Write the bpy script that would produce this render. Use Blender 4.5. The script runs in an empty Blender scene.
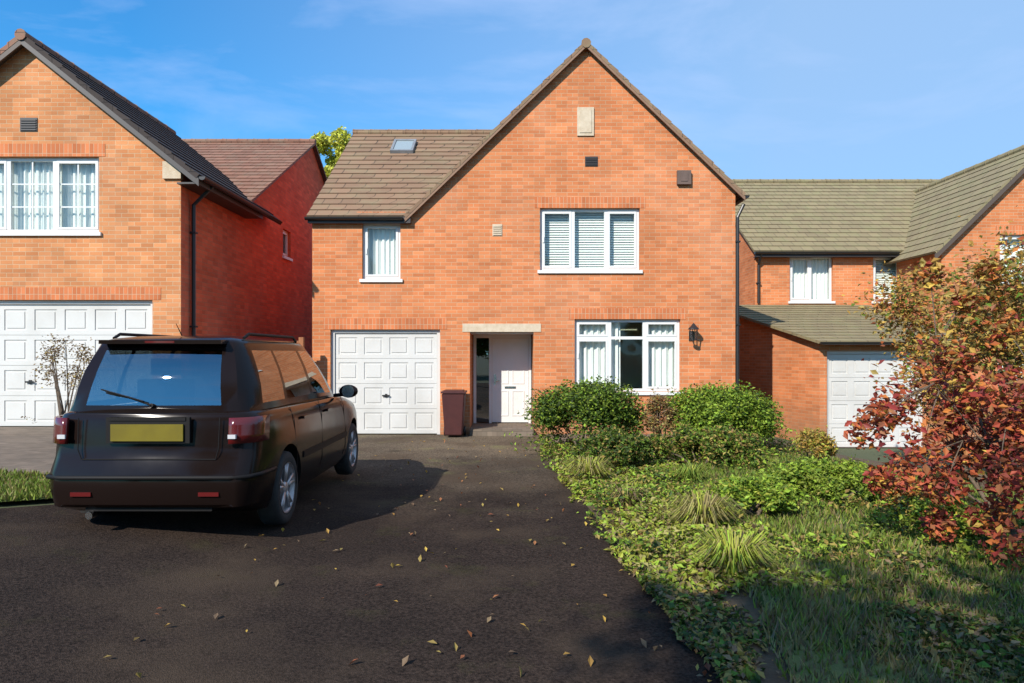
import bpy, bmesh, math, random
import numpy as np
from mathutils import Vector, Matrix, noise
from mathutils.geometry import tessellate_polygon
R = math.radians
S = bpy.context.scene
COL = S.collection

# ------------------------------------------------------------------ camera, sky, sun, exposure
CAMH = 1.65
cd = bpy.data.cameras.new('camera'); cam = bpy.data.objects.new('camera', cd); COL.objects.link(cam)
cam.location = (0, 0, CAMH); cam.rotation_euler = (R(90), 0, 0)
cd.sensor_width = 36; cd.lens = 24; cd.shift_y = 0.0122; cd.clip_start = 0.05; cd.clip_end = 3000
S.camera = cam

SUN_EL = 35.0
SUN_AZ = math.degrees(math.atan2(-0.545, -0.838)) % 360      # clockwise from +Y
W = bpy.data.worlds.new('World'); S.world = W; W.use_nodes = True
nt = W.node_tree; nt.nodes.clear()
wo = nt.nodes.new('ShaderNodeOutputWorld'); bg = nt.nodes.new('ShaderNodeBackground')
sky = nt.nodes.new('ShaderNodeTexSky'); sky.sky_type = 'NISHITA'; sky.sun_disc = False
sky.sun_elevation = R(SUN_EL); sky.sun_rotation = R(SUN_AZ)
sky.air_density = 1.25; sky.dust_density = 0.1; sky.ozone_density = 4.5; sky.altitude = 50
tc = nt.nodes.new('ShaderNodeTexCoord')
mp = nt.nodes.new('ShaderNodeMapping'); mp.inputs['Scale'].default_value = (1.3, 1.3, 4.5)
mp.inputs['Location'].default_value = (0.35, 0.0, 0.2)
nz = nt.nodes.new('ShaderNodeTexNoise'); nz.inputs['Scale'].default_value = 1.7; nz.inputs['Detail'].default_value = 8
nz.inputs['Roughness'].default_value = 0.55; nz.inputs['Distortion'].default_value = 0.5
cr = nt.nodes.new('ShaderNodeValToRGB')
cr.color_ramp.elements[0].position = 0.50; cr.color_ramp.elements[0].color = (0, 0, 0, 1)
cr.color_ramp.elements[1].position = 0.85; cr.color_ramp.elements[1].color = (1, 1, 1, 1)
# thin cloud thickens towards the right of the view
sep = nt.nodes.new('ShaderNodeSeparateXYZ')
mr = nt.nodes.new('ShaderNodeMapRange'); mr.inputs['From Min'].default_value = -0.45; mr.inputs['From Max'].default_value = 0.35
mr.inputs['To Min'].default_value = 0.0; mr.inputs['To Max'].default_value = 0.82
ml = nt.nodes.new('ShaderNodeMath'); ml.operation = 'MULTIPLY'; ml.inputs[1].default_value = 0.75
tint = nt.nodes.new('ShaderNodeMix'); tint.data_type = 'RGBA'; tint.blend_type = 'MULTIPLY'
tint.inputs[0].default_value = 1.0; tint.inputs[7].default_value = (0.33, 0.98, 1.34, 1)
mix = nt.nodes.new('ShaderNodeMix'); mix.data_type = 'RGBA'
mix.inputs[7].default_value = (2.45, 3.75, 5.7, 1)
cm = nt.nodes.new('ShaderNodeMix'); cm.data_type = 'RGBA'; cm.inputs[7].default_value = (4.0, 4.9, 7.2, 1)
L = nt.links.new
L(tc.outputs['Generated'], mp.inputs['Vector']); L(mp.outputs[0], nz.inputs['Vector']); L(nz.outputs['Fac'], cr.inputs[0])
L(tc.outputs['Generated'], sep.inputs[0]); L(sep.outputs['X'], mr.inputs['Value'])
L(cr.outputs[0], ml.inputs[0]); L(ml.outputs[0], cm.inputs[0])
L(sky.outputs[0], tint.inputs[6]); L(tint.outputs[2], mix.inputs[6]); L(mr.outputs[0], mix.inputs[0])
L(mix.outputs[2], cm.inputs[6]); L(cm.outputs[2], bg.inputs['Color']); bg.inputs['Strength'].default_value = 0.12
L(bg.outputs[0], wo.inputs[0])

sl = bpy.data.lights.new('sun', 'SUN'); sl.energy = 4.6; sl.angle = R(0.55); sl.color = (1.0, 0.93, 0.83)
so = bpy.data.objects.new('sun', sl); COL.objects.link(so)
az = R(SUN_AZ); el = R(SUN_EL)
SUND = Vector((math.sin(az)*math.cos(el), math.cos(az)*math.cos(el), math.sin(el)))
so.rotation_euler = SUND.to_track_quat('Z', 'Y').to_euler(); so.location = SUND*40
vs = S.view_settings; vs.view_transform = 'Standard'; vs.look = 'None'; vs.exposure = 0.42; vs.gamma = 1.0
vs.use_curve_mapping = False

# ------------------------------------------------------------------ helpers
def sm(a, b, x):
    if a == b: return 0.0 if x < a else 1.0
    t = max(0.0, min(1.0, (x-a)/(b-a))); return t*t*(3-2*t)
def lerp(a, b, t): return a+(b-a)*t

def ground(x, y):
    """gentle fall of the street from left to right"""
    yr = sm(-4, 5, y)
    a = lerp(-1.0, -4.5, sm(7, 12, y)); b = -5.7
    left = 0.36*sm(a, b, x)*yr if True else 0
    a2 = lerp(2.5, 4.6, sm(9, 13, y))
    right = -0.42*sm(a2, 7.0, x)*sm(2, 12, y)
    return left+right

class MB:
    def __init__(s): s.v = []; s.f = []; s.m = []; s.uv = []
    def vert(s, *p): s.v.append(tuple(p)); return len(s.v)-1
    def face(s, pts, m=0, uv=None):
        i = len(s.v); s.v.extend([tuple(p) for p in pts]); s.f.append(tuple(range(i, i+len(pts)))); s.m.append(m); s.uv.append(uv)
    def box(s, x0, x1, y0, y1, z0, z1, m=0, skip=''):
        if x0 > x1: x0, x1 = x1, x0
        if y0 > y1: y0, y1 = y1, y0
        if z0 > z1: z0, z1 = z1, z0
        c = [(x0,y0,z0),(x1,y0,z0),(x1,y1,z0),(x0,y1,z0),(x0,y0,z1),(x1,y0,z1),(x1,y1,z1),(x0,y1,z1)]
        for q in ((0,3,2,1),(4,5,6,7),(0,1,5,4),(1,2,6,5),(2,3,7,6),(3,0,4,7)): s.face([c[k] for k in q], m)
    def obox(s, T, u0, u1, d0, d1, z0, z1, m=0):
        c = [T(u,d,z) for z in (z0,z1) for u,d in ((u0,d0),(u1,d0),(u1,d1),(u0,d1))]
        for q in ((0,3,2,1),(4,5,6,7),(0,1,5,4),(1,2,6,5),(2,3,7,6),(3,0,4,7)): s.face([c[k] for k in q], m)
    def tube(s, pts, r, n=10, m=0, cap=True):
        pts = [Vector(p) for p in pts]
        rs = r if isinstance(r, (list, tuple)) else [r]*len(pts)
        rings = []; pa = None
        for i, p in enumerate(pts):
            t = (pts[min(i+1, len(pts)-1)]-pts[max(i-1, 0)]).normalized()
            a = t.orthogonal().normalized() if pa is None else (pa - t*pa.dot(t)).normalized()
            pa = a
            b = t.cross(a)
            base = len(s.v)
            for k in range(n):
                w = 2*math.pi*k/n
                s.v.append(tuple(p + (a*math.cos(w)+b*math.sin(w))*rs[i]))
            rings.append(base)
        for i in range(len(pts)-1):
            for k in range(n):
                s.f.append((rings[i]+k, rings[i]+(k+1) % n, rings[i+1]+(k+1) % n, rings[i+1]+k)); s.m.append(m); s.uv.append(None)
        if cap:
            s.f.append(tuple(rings[0]+k for k in range(n))[::-1]); s.m.append(m); s.uv.append(None)
            s.f.append(tuple(rings[-1]+k for k in range(n))); s.m.append(m); s.uv.append(None)
    def lathe(s, c, axis, prof, n=24, m=0):
        """prof: list of (radius, offset along axis)"""
        ax = Vector(axis).normalized(); a = ax.orthogonal().normalized(); b = ax.cross(a); c = Vector(c)
        base = len(s.v)
        for (r, h) in prof:
            for k in range(n):
                w = 2*math.pi*k/n
                s.v.append(tuple(c+ax*h+(a*math.cos(w)+b*math.sin(w))*r))
        for i in range(len(prof)-1):
            for k in range(n):
                s.f.append((base+i*n+k, base+i*n+(k+1) % n, base+(i+1)*n+(k+1) % n, base+(i+1)*n+k)); s.m.append(m); s.uv.append(None)
    def build(s, name, mats, parent=None, smooth=False, bevel=0, auto=None):
        me = bpy.data.meshes.new(name)
        if not isinstance(mats, (list, tuple)): mats = [mats]
        off = Vector(parent_world(parent)) if parent else Vector((0,0,0))
        me.from_pydata([(v[0]-off.x, v[1]-off.y, v[2]-off.z) for v in s.v], [], s.f)
        for mt in mats: me.materials.append(mt)
        me.polygons.foreach_set('material_index', s.m)
        ul = me.uv_layers.new(name='UVMap')
        for p, uv in zip(me.polygons, s.uv):
            if uv is not None:
                for k, li in enumerate(p.loop_indices): ul.data[li].uv = uv[k]
                continue
            n = p.normal
            for li in p.loop_indices:
                v = s.v[me.loops[li].vertex_index]
                if abs(n.z) > 0.8: ul.data[li].uv = (v[0], v[1])
                elif abs(n.x) > abs(n.y): ul.data[li].uv = (v[1], v[2])
                else: ul.data[li].uv = (v[0], v[2])
        if smooth: me.polygons.foreach_set('use_smooth', [True]*len(me.polygons))
        me.update()
        o = bpy.data.objects.new(name, me); COL.objects.link(o)
        if parent: o.parent = parent
        if bevel:
            b = o.modifiers.new('bevel', 'BEVEL'); b.width = bevel; b.segments = 2; b.limit_method = 'ANGLE'
        return o
def parent_world(p):
    v = Vector((0,0,0))
    while p is not None:
        v += p.location; p = p.parent
    return v
def merge(o, d=1e-4):
    bm = bmesh.new(); bm.from_mesh(o.data); bmesh.ops.remove_doubles(bm, verts=bm.verts, dist=d)
    bmesh.ops.recalc_face_normals(bm, faces=bm.faces); bm.to_mesh(o.data); bm.free()
def empty(name, loc, label, cat, group=None):
    o = bpy.data.objects.new(name, None); COL.objects.link(o); o.location = loc
    o.empty_display_size = 0.3; o['label'] = label; o['category'] = cat
    if group: o['group'] = group
    return o
def tag(o, label, cat, group=None):
    o['label'] = label; o['category'] = cat
    if group: o['group'] = group
    return o

# ------------------------------------------------------------------ materials
def mat(name, col=(0.8,0.8,0.8), rough=0.6, metal=0.0, spec=0.5, coat=0.0):
    m = bpy.data.materials.new(name); m.use_nodes = True
    b = m.node_tree.nodes['Principled BSDF']
    b.inputs['Base Color'].default_value = (*col, 1); b.inputs['Roughness'].default_value = rough
    b.inputs['Metallic'].default_value = metal; b.inputs['Specular IOR Level'].default_value = spec
    b.inputs['Coat Weight'].default_value = coat
    return m
def nodes(m): return m.node_tree.nodes, m.node_tree.links.new, m.node_tree.nodes['Principled BSDF']
def noisy(name, c1, c2, scale=3.0, rough=0.7, bump=0.0, detail=6, spec=0.5, lo=0.35, hi=0.65, bscale=None, third=None, coords='Object', coat=0.0):
    m = mat(name, c1, rough, spec=spec, coat=coat); N, K, b = nodes(m)
    t = N.new('ShaderNodeTexCoord'); n = N.new('ShaderNodeTexNoise'); n.inputs['Scale'].default_value = scale
    n.inputs['Detail'].default_value = detail; n.inputs['Roughness'].default_value = 0.6
    r = N.new('ShaderNodeValToRGB'); r.color_ramp.elements[0].position = lo; r.color_ramp.elements[1].position = hi
    r.color_ramp.elements[0].color = (*c1, 1); r.color_ramp.elements[1].color = (*c2, 1)
    if third:
        e = r.color_ramp.elements.new((lo+hi)/2); e.color = (*third, 1)
    K(t.outputs[coords], n.inputs['Vector']); K(n.outputs['Fac'], r.inputs[0]); K(r.outputs[0], b.inputs['Base Color'])
    if bump:
        n2 = N.new('ShaderNodeTexNoise'); n2.inputs['Scale'].default_value = bscale or scale*6; n2.inputs['Detail'].default_value = 4
        bp = N.new('ShaderNodeBump'); bp.inputs['Strength'].default_value = bump; bp.inputs['Distance'].default_value = 0.01
        K(t.outputs[coords], n2.inputs['Vector']); K(n2.outputs['Fac'], bp.inputs['Height']); K(bp.outputs[0], b.inputs['Normal'])
    return m

def brick_mat(name, c1, c2, mortar, bw=0.225, rh=0.075, off=0.5, ms=0.010, seed=0.0):
    m = mat(name, c1, 0.85, spec=0.25); N, K, b = nodes(m)
    uv = N.new('ShaderNodeUVMap'); br = N.new('ShaderNodeTexBrick')
    br.inputs['Scale'].default_value = 1.0; br.inputs['Brick Width'].default_value = bw; br.inputs['Row Height'].default_value = rh
    br.inputs['Mortar Size'].default_value = ms/2; br.inputs['Mortar Smooth'].default_value = 0.2; br.inputs['Bias'].default_value = 0
    br.offset = off
    br.inputs['Color1'].default_value = (*c1, 1); br.inputs['Color2'].default_value = (*c2, 1); br.inputs['Mortar'].default_value = (*mortar, 1)
    K(uv.outputs[0], br.inputs['Vector'])
    # blotchy firing / weathering of the wall
    n = N.new('ShaderNodeTexNoise'); n.inputs['Scale'].default_value = 0.9; n.inputs['Detail'].default_value = 5
    mp = N.new('ShaderNodeMapping'); mp.inputs['Location'].default_value = (seed, seed*2, 0)
    K(uv.outputs[0], mp.inputs['Vector']); K(mp.outputs[0], n.inputs['Vector'])
    r = N.new('ShaderNodeMapRange'); r.inputs['From Min'].default_value = 0.25; r.inputs['From Max'].default_value = 0.75
    r.inputs['To Min'].default_value = 0.83; r.inputs['To Max'].default_value = 1.14; K(n.outputs['Fac'], r.inputs['Value'])
    # single brick variation
    v = N.new('ShaderNodeTexWhiteNoise'); v.noise_dimensions = '2D'
    sc = N.new('ShaderNodeVectorMath'); sc.operation = 'MULTIPLY'; sc.inputs[1].default_value = (1/bw, 1/rh, 0)
    fl = N.new('ShaderNodeVectorMath'); fl.operation = 'FLOOR'
    K(uv.outputs[0], sc.inputs[0]); K(sc.outputs[0], fl.inputs[0]); K(fl.outputs[0], v.inputs['Vector'])
    r2 = N.new('ShaderNodeMapRange'); r2.inputs['To Min'].default_value = 0.86; r2.inputs['To Max'].default_value = 1.12
    K(v.outputs['Value'], r2.inputs['Value'])
    mu = N.new('ShaderNodeMath'); mu.operation = 'MULTIPLY'; K(r.outputs[0], mu.inputs[0]); K(r2.outputs[0], mu.inputs[1])
    mx = N.new('ShaderNodeVectorMath'); mx.operation = 'SCALE'; K(br.outputs['Color'], mx.inputs[0]); K(mu.outputs[0], mx.inputs['Scale'])
    sv = N.new('ShaderNodeSeparateXYZ'); K(uv.outputs[0], sv.inputs[0])
    n5 = N.new('ShaderNodeTexNoise'); n5.inputs['Scale'].default_value = 2.0; n5.inputs['Detail'].default_value = 6
    st5 = N.new('ShaderNodeMapping'); st5.inputs['Scale'].default_value = (3.0, 0.5, 1); K(uv.outputs[0], st5.inputs['Vector']); K(st5.outputs[0], n5.inputs['Vector'])
    h5 = N.new('ShaderNodeMath'); h5.operation = 'MULTIPLY_ADD'; h5.inputs[1].default_value = -0.9; K(n5.outputs['Fac'], h5.inputs[0]); K(sv.outputs['Y'], h5.inputs[2])
    r5 = N.new('ShaderNodeMapRange'); r5.inputs['From Min'].default_value = -0.45; r5.inputs['From Max'].default_value = 0.25; r5.inputs['To Min'].default_value = 0.5 if bw > 0.1 else 1.0; r5.inputs['To Max'].default_value = 0.0 if bw > 0.1 else 1.0
    K(h5.outputs[0], r5.inputs[0]); d5 = N.new('ShaderNodeMix'); d5.data_type = 'RGBA'; d5.inputs[7].default_value = (0.20,0.13,0.08,1)
    if bw > 0.21: K(r5.outputs[0], d5.inputs[0])
    else: d5.inputs[0].default_value = 0.0
    K(mx.outputs[0], d5.inputs[6])
    # pale efflorescence streaks
    n8 = N.new('ShaderNodeTexNoise'); n8.inputs['Scale'].default_value = 0.7; n8.inputs['Detail'].default_value = 7; m8 = N.new('ShaderNodeMapping'); m8.inputs['Scale'].default_value = (1.2,0.6,1); m8.inputs['Location'].default_value = (3+seed,5,0)
    K(uv.outputs[0], m8.inputs['Vector']); K(m8.outputs[0], n8.inputs['Vector'])
    r8 = N.new('ShaderNodeMapRange'); r8.inputs['From Min'].default_value = 0.52; r8.inputs['From Max'].default_value = 0.75; r8.inputs['To Max'].default_value = 0.16; K(n8.outputs['Fac'], r8.inputs[0])
    e8 = N.new('ShaderNodeMix'); e8.data_type = 'RGBA'; e8.inputs[7].default_value = (0.60,0.42,0.30,1); K(r8.outputs[0], e8.inputs[0]); K(d5.outputs[2], e8.inputs[6])
    if bw > 0.21: K(e8.outputs[2], b.inputs['Base Color'])
    else: K(mx.outputs[0], b.inputs['Base Color'])
    bp = N.new('ShaderNodeBump'); bp.invert = True; bp.inputs['Strength'].default_value = 0.6; bp.inputs['Distance'].default_value = 0.006
    K(br.outputs['Fac'], bp.inputs['Height']); K(bp.outputs[0], b.inputs['Normal'])
    return m

M = {}
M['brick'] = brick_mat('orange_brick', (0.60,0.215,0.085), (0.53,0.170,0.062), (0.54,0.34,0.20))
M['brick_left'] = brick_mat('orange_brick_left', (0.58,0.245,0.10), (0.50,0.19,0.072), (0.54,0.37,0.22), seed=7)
M['brick_red'] = brick_mat('red_brick', (0.66,0.125,0.050), (0.56,0.092,0.036), (0.44,0.17,0.09), seed=3)  # house brick reddened: shade of the side walls put into the colour
M['soldier'] = brick_mat('soldier_brick', (0.58,0.19,0.075), (0.50,0.15,0.055), (0.54,0.34,0.21), bw=0.075, rh=0.225, off=0.0)
M['stone'] = noisy('buff_stone', (0.50,0.40,0.28), (0.60,0.50,0.37), 9, 0.85, 0.3)
M['pvc'] = noisy('white_pvc', (0.72,0.73,0.71), (0.66,0.67,0.65), 2, 0.35)
M['garage_white'] = noisy('garage_white', (0.60,0.59,0.56), (0.50,0.485,0.45), 1.2, 0.4, lo=0.45, hi=0.8)
M['blind'] = noisy('blind', (0.80,0.82,0.76), (0.84,0.85,0.80), 4, 0.8)
M['curtain'] = noisy('curtain', (0.83,0.83,0.80), (0.76,0.78,0.74), 3, 0.9)
M['dark_int'] = mat('room_interior', (0.50,0.54,0.38), 0.9)  # pale green put in for the garden mirrored in the glass
M['black_pvc'] = mat('black_pvc', (0.018,0.017,0.017), 0.4)
M['fascia'] = mat('dark_fascia', (0.035,0.028,0.026), 0.5)
M['soffit'] = mat('brown_soffit', (0.09,0.065,0.05), 0.6)
M['chrome'] = mat('chrome', (0.7,0.7,0.7), 0.2, 1.0)
M['lead'] = noisy('lead', (0.16,0.17,0.18), (0.24,0.25,0.26), 6, 0.6)
M['verge'] = noisy('brown_verge', (0.20,0.115,0.07), (0.26,0.15,0.09), 5, 0.7)
def tile_mat(name, c1, c2, dark, moss, tw=0.30):
    m = mat(name, c1, 0.85, spec=0.3); N, K, b = nodes(m)
    uv = N.new('ShaderNodeUVMap'); br = N.new('ShaderNodeTexBrick'); br.offset = 0.5
    br.inputs['Scale'].default_value = 1; br.inputs['Brick Width'].default_value = tw; br.inputs['Row Height'].default_value = 0.30
    br.inputs['Mortar Size'].default_value = 0.006; br.inputs['Color1'].default_value = (*c1,1); br.inputs['Color2'].default_value = (*c2,1)
    br.inputs['Mortar'].default_value = (*dark,1); K(uv.outputs[0], br.inputs['Vector'])
    n = N.new('ShaderNodeTexNoise'); n.inputs['Scale'].default_value = 2.2; n.inputs['Detail'].default_value = 9; n.inputs['Roughness'].default_value = 0.65
    K(uv.outputs[0], n.inputs['Vector'])
    rr = N.new('ShaderNodeValToRGB'); rr.color_ramp.elements[0].position = 0.46; rr.color_ramp.elements[1].position = 0.68
    K(n.outputs['Fac'], rr.inputs[0])
    mu = N.new('ShaderNodeMath'); mu.operation = 'MULTIPLY'; mu.inputs[1].default_value = 0.6; K(rr.outputs[0], mu.inputs[0])
    mx = N.new('ShaderNodeMix'); mx.data_type = 'RGBA'; K(mu.outputs[0], mx.inputs[0]); K(br.outputs['Color'], mx.inputs[6]); mx.inputs[7].default_value = (*moss,1)
    K(mx.outputs[2], b.inputs['Base Color'])
    # rounded roll profile of the concrete tiles
    bp = N.new('ShaderNodeBump'); bp.inputs['Strength'].default_value = 0.5; bp.inputs['Distance'].default_value = 0.012; bp.invert = True
    K(br.outputs['Fac'], bp.inputs['Height']); K(bp.outputs[0], b.inputs['Normal'])
    return m
M['tile'] = tile_mat('brown_roof_tile', (0.27,0.165,0.100), (0.21,0.130,0.080), (0.07,0.05,0.035), (0.25,0.21,0.12))
M['tile_r'] = tile_mat('grey_green_roof_tile', (0.27,0.215,0.12), (0.22,0.175,0.10), (0.08,0.065,0.045), (0.24,0.23,0.11))
M['tile_l'] = tile_mat('red_brown_roof_tile', (0.27,0.135,0.09), (0.21,0.105,0.07), (0.07,0.04,0.03), (0.22,0.17,0.12))
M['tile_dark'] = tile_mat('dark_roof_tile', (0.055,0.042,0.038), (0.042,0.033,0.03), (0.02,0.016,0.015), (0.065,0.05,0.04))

def glass_mat(name, tint, refl_min=0.06, transp=0.9, rough=0.02):
    m = bpy.data.materials.new(name); m.use_nodes = True; N = m.node_tree.nodes; K = m.node_tree.links.new; N.clear()
    o = N.new('ShaderNodeOutputMaterial'); t = N.new('ShaderNodeBsdfTransparent'); t.inputs[0].default_value = (*tint, 1)
    g = N.new('ShaderNodeBsdfGlossy'); g.inputs['Roughness'].default_value = rough; g.inputs['Color'].default_value = (0.95,0.97,1,1)
    fr = N.new('ShaderNodeLayerWeight'); fr.inputs['Blend'].default_value = 0.5
    pw = N.new('ShaderNodeMath'); pw.operation = 'POWER'; pw.inputs[1].default_value = 4.5; K(fr.outputs['Facing'], pw.inputs[0])
    a = N.new('ShaderNodeMath'); a.operation = 'ADD'; a.inputs[1].default_value = refl_min; a.use_clamp = True
    mx = N.new('ShaderNodeMixShader'); K(pw.outputs[0], a.inputs[0]); K(a.outputs[0], mx.inputs[0]); K(t.outputs[0], mx.inputs[1]); K(g.outputs[0], mx.inputs[2])
    K(mx.outputs[0], o.inputs[0]); return m
M['glass'] = glass_mat('window_glass', (0.92,0.96,0.94), 0.05)
M['car_glass'] = glass_mat('tinted_car_glass', (0.22,0.26,0.27), 0.2, rough=0.006)

def asphalt():
    m = mat('asphalt', (0.05,0.05,0.05), 0.95, spec=0.12); N, K, b = nodes(m)
    t = N.new('ShaderNodeTexCoord')
    n1 = N.new('ShaderNodeTexNoise'); n1.inputs['Scale'].default_value = 0.55; n1.inputs['Detail'].default_value = 8; n1.inputs['Roughness'].default_value = 0.62
    n2 = N.new('ShaderNodeTexNoise'); n2.inputs['Scale'].default_value = 55; n2.inputs['Detail'].default_value = 3
    vo = N.new('ShaderNodeTexVoronoi'); vo.inputs['Scale'].default_value = 130
    for n in (n1, n2, vo): K(t.outputs['Object'], n.inputs['Vector'])
    r = N.new('ShaderNodeValToRGB'); r.color_ramp.elements[0].position = 0.35; r.color_ramp.elements[1].position = 0.72
    r.color_ramp.elements[0].color = (0.021,0.0145,0.0115,1); r.color_ramp.elements[1].color = (0.040,0.027,0.020,1); K(n1.outputs['Fac'], r.inputs[0])
    r2 = N.new('ShaderNodeMapRange'); r2.inputs['From Min'].default_value = 0.3; r2.inputs['From Max'].default_value = 0.7
    r2.inputs['To Min'].default_value = 0.35; r2.inputs['To Max'].default_value = 1.8; K(n2.outputs['Fac'], r2.inputs[0])
    mx = N.new('ShaderNodeVectorMath'); mx.operation = 'SCALE'; K(r.outputs[0], mx.inputs[0]); K(r2.outputs[0], mx.inputs['Scale'])
    # moss near the far end and in blotches
    n3 = N.new('ShaderNodeTexNoise'); n3.inputs['Scale'].default_value = 1.3; n3.inputs['Detail'].default_value = 10; n3.inputs['Roughness'].default_value = 0.7
    K(t.outputs['Object'], n3.inputs['Vector'])
    r3 = N.new('ShaderNodeValToRGB'); r3.color_ramp.elements[0].position = 0.56; r3.color_ramp.elements[1].position = 0.66; K(n3.outputs['Fac'], r3.inputs[0])
    m2 = N.new('ShaderNodeMix'); m2.data_type = 'RGBA'; mm = N.new('ShaderNodeMath'); mm.operation = 'MULTIPLY'; mm.inputs[1].default_value = 0.45
    K(r3.outputs[0], mm.inputs[0]); K(mm.outputs[0], m2.inputs[0]); K(mx.outputs[0], m2.inputs[6]); m2.inputs[7].default_value = (0.050,0.044,0.018,1)
    # paler surface at the far end, with a ragged edge
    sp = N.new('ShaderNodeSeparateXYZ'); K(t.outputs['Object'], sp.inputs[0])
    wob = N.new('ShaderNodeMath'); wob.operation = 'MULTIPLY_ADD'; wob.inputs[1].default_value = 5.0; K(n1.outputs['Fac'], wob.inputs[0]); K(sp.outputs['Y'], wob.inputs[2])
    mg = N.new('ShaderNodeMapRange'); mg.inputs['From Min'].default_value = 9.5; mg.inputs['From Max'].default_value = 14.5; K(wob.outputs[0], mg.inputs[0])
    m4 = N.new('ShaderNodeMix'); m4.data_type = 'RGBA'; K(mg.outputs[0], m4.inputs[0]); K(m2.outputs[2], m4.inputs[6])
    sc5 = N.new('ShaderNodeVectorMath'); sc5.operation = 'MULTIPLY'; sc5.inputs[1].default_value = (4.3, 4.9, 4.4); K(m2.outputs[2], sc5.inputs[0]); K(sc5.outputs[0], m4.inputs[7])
    # pale patches and dark oil spots
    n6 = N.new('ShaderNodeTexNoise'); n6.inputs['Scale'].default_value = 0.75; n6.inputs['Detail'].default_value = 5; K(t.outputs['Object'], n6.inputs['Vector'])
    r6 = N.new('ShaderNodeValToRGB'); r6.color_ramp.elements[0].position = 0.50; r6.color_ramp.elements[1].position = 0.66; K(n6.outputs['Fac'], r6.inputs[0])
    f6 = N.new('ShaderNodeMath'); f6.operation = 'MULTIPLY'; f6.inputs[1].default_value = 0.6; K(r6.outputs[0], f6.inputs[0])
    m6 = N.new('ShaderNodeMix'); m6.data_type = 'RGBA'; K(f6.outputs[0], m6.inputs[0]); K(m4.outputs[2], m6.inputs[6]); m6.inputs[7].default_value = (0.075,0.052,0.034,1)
    v7 = N.new('ShaderNodeTexVoronoi'); v7.inputs['Scale'].default_value = 0.8; K(t.outputs['Object'], v7.inputs['Vector'])
    r7 = N.new('ShaderNodeMapRange'); r7.inputs['From Min'].default_value = 0.03; r7.inputs['From Max'].default_value = 0.16; r7.inputs['To Min'].default_value = 0.55; K(v7.outputs['Distance'], r7.inputs[0])
    s7 = N.new('ShaderNodeVectorMath'); s7.operation = 'SCALE'; K(m6.outputs[2], s7.inputs[0]); K(r7.outputs[0], s7.inputs['Scale'])
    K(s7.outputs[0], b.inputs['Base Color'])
    bp = N.new('ShaderNodeBump'); bp.inputs['Strength'].default_value = 0.7; bp.inputs['Distance'].default_value = 0.006
    K(vo.outputs['Distance'], bp.inputs['Height']); K(bp.outputs[0], b.inputs['Normal'])
    return m
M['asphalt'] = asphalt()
M['soil'] = noisy('soil', (0.07,0.045,0.024), (0.12,0.08,0.042), 5, 0.95, 0.8, bscale=30)
M['lawn'] = noisy('lawn_base', (0.075,0.085,0.02), (0.13,0.15,0.035), 2.2, 0.95, 0.6, bscale=60, third=(0.10,0.11,0.03))
M['far_grass'] = noisy('far_grass', (0.06,0.075,0.03), (0.08,0.09,0.04), 0.2, 0.95)
M['paving'] = brick_mat('block_paving', (0.20,0.155,0.115), (0.15,0.12,0.09), (0.09,0.07,0.055), bw=0.2, rh=0.1, ms=0.006)
M['kerb'] = noisy('concrete_kerb', (0.26,0.24,0.21), (0.33,0.31,0.27), 8, 0.9, 0.3)

def leaf_mat(name, c, var=0.25, trans=0.25):
    m = bpy.data.materials.new(name); m.use_nodes = True; N = m.node_tree.nodes; K = m.node_tree.links.new
    b = N['Principled BSDF']; b.inputs['Roughness'].default_value = 0.6; b.inputs['Specular IOR Level'].default_value = 0.3
    g = N.new('ShaderNodeNewGeometry'); h = N.new('ShaderNodeHueSaturation'); h.inputs['Color'].default_value = (*c, 1)
    r = N.new('ShaderNodeMapRange'); r.inputs['To Min'].default_value = 1-var*1.5; r.inputs['To Max'].default_value = 1+var*1.5
    K(g.outputs['Random Per Island'], r.inputs[0]); K(r.outputs[0], h.inputs['Value'])
    r2 = N.new('ShaderNodeMapRange'); r2.inputs['To Min'].default_value = 0.485; r2.inputs['To Max'].default_value = 0.515
    K(g.outputs['Random Per Island'], r2.inputs[0]); K(r2.outputs[0], h.inputs['Hue'])
    K(h.outputs[0], b.inputs['Base Color'])
    tr = N.new('ShaderNodeBsdfTranslucent'); K(h.outputs[0], tr.inputs['Color'])
    mx = N.new('ShaderNodeMixShader'); mx.inputs[0].default_value = trans
    out = [n for n in N if n.type == 'OUTPUT_MATERIAL'][0]
    K(b.outputs[0], mx.inputs[1]); K(tr.outputs[0], mx.inputs[2]); K(mx.outputs[0], out.inputs[0]); return m
LG = {k: leaf_mat('leaf_'+k, c) for k, c in dict(
    green=(0.12,0.19,0.022), bright=(0.27,0.37,0.038), deep=(0.045,0.075,0.016), olive=(0.31,0.225,0.065), gold=(0.48,0.29,0.06),
    lime=(0.34,0.36,0.05), red=(0.40,0.080,0.045), crimson=(0.26,0.055,0.042), orange=(0.46,0.14,0.035), rust=(0.30,0.115,0.05),
    lemon=(0.64,0.62,0.10), straw=(0.30,0.25,0.09), tan=(0.22,0.15,0.085), grass=(0.14,0.20,0.028), grass2=(0.21,0.26,0.04), grassdry=(0.26,0.21,0.08)).items()}
M['bark'] = noisy('bark', (0.09,0.065,0.045), (0.16,0.12,0.085), 12, 0.95, 0.8, bscale=40)

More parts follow.
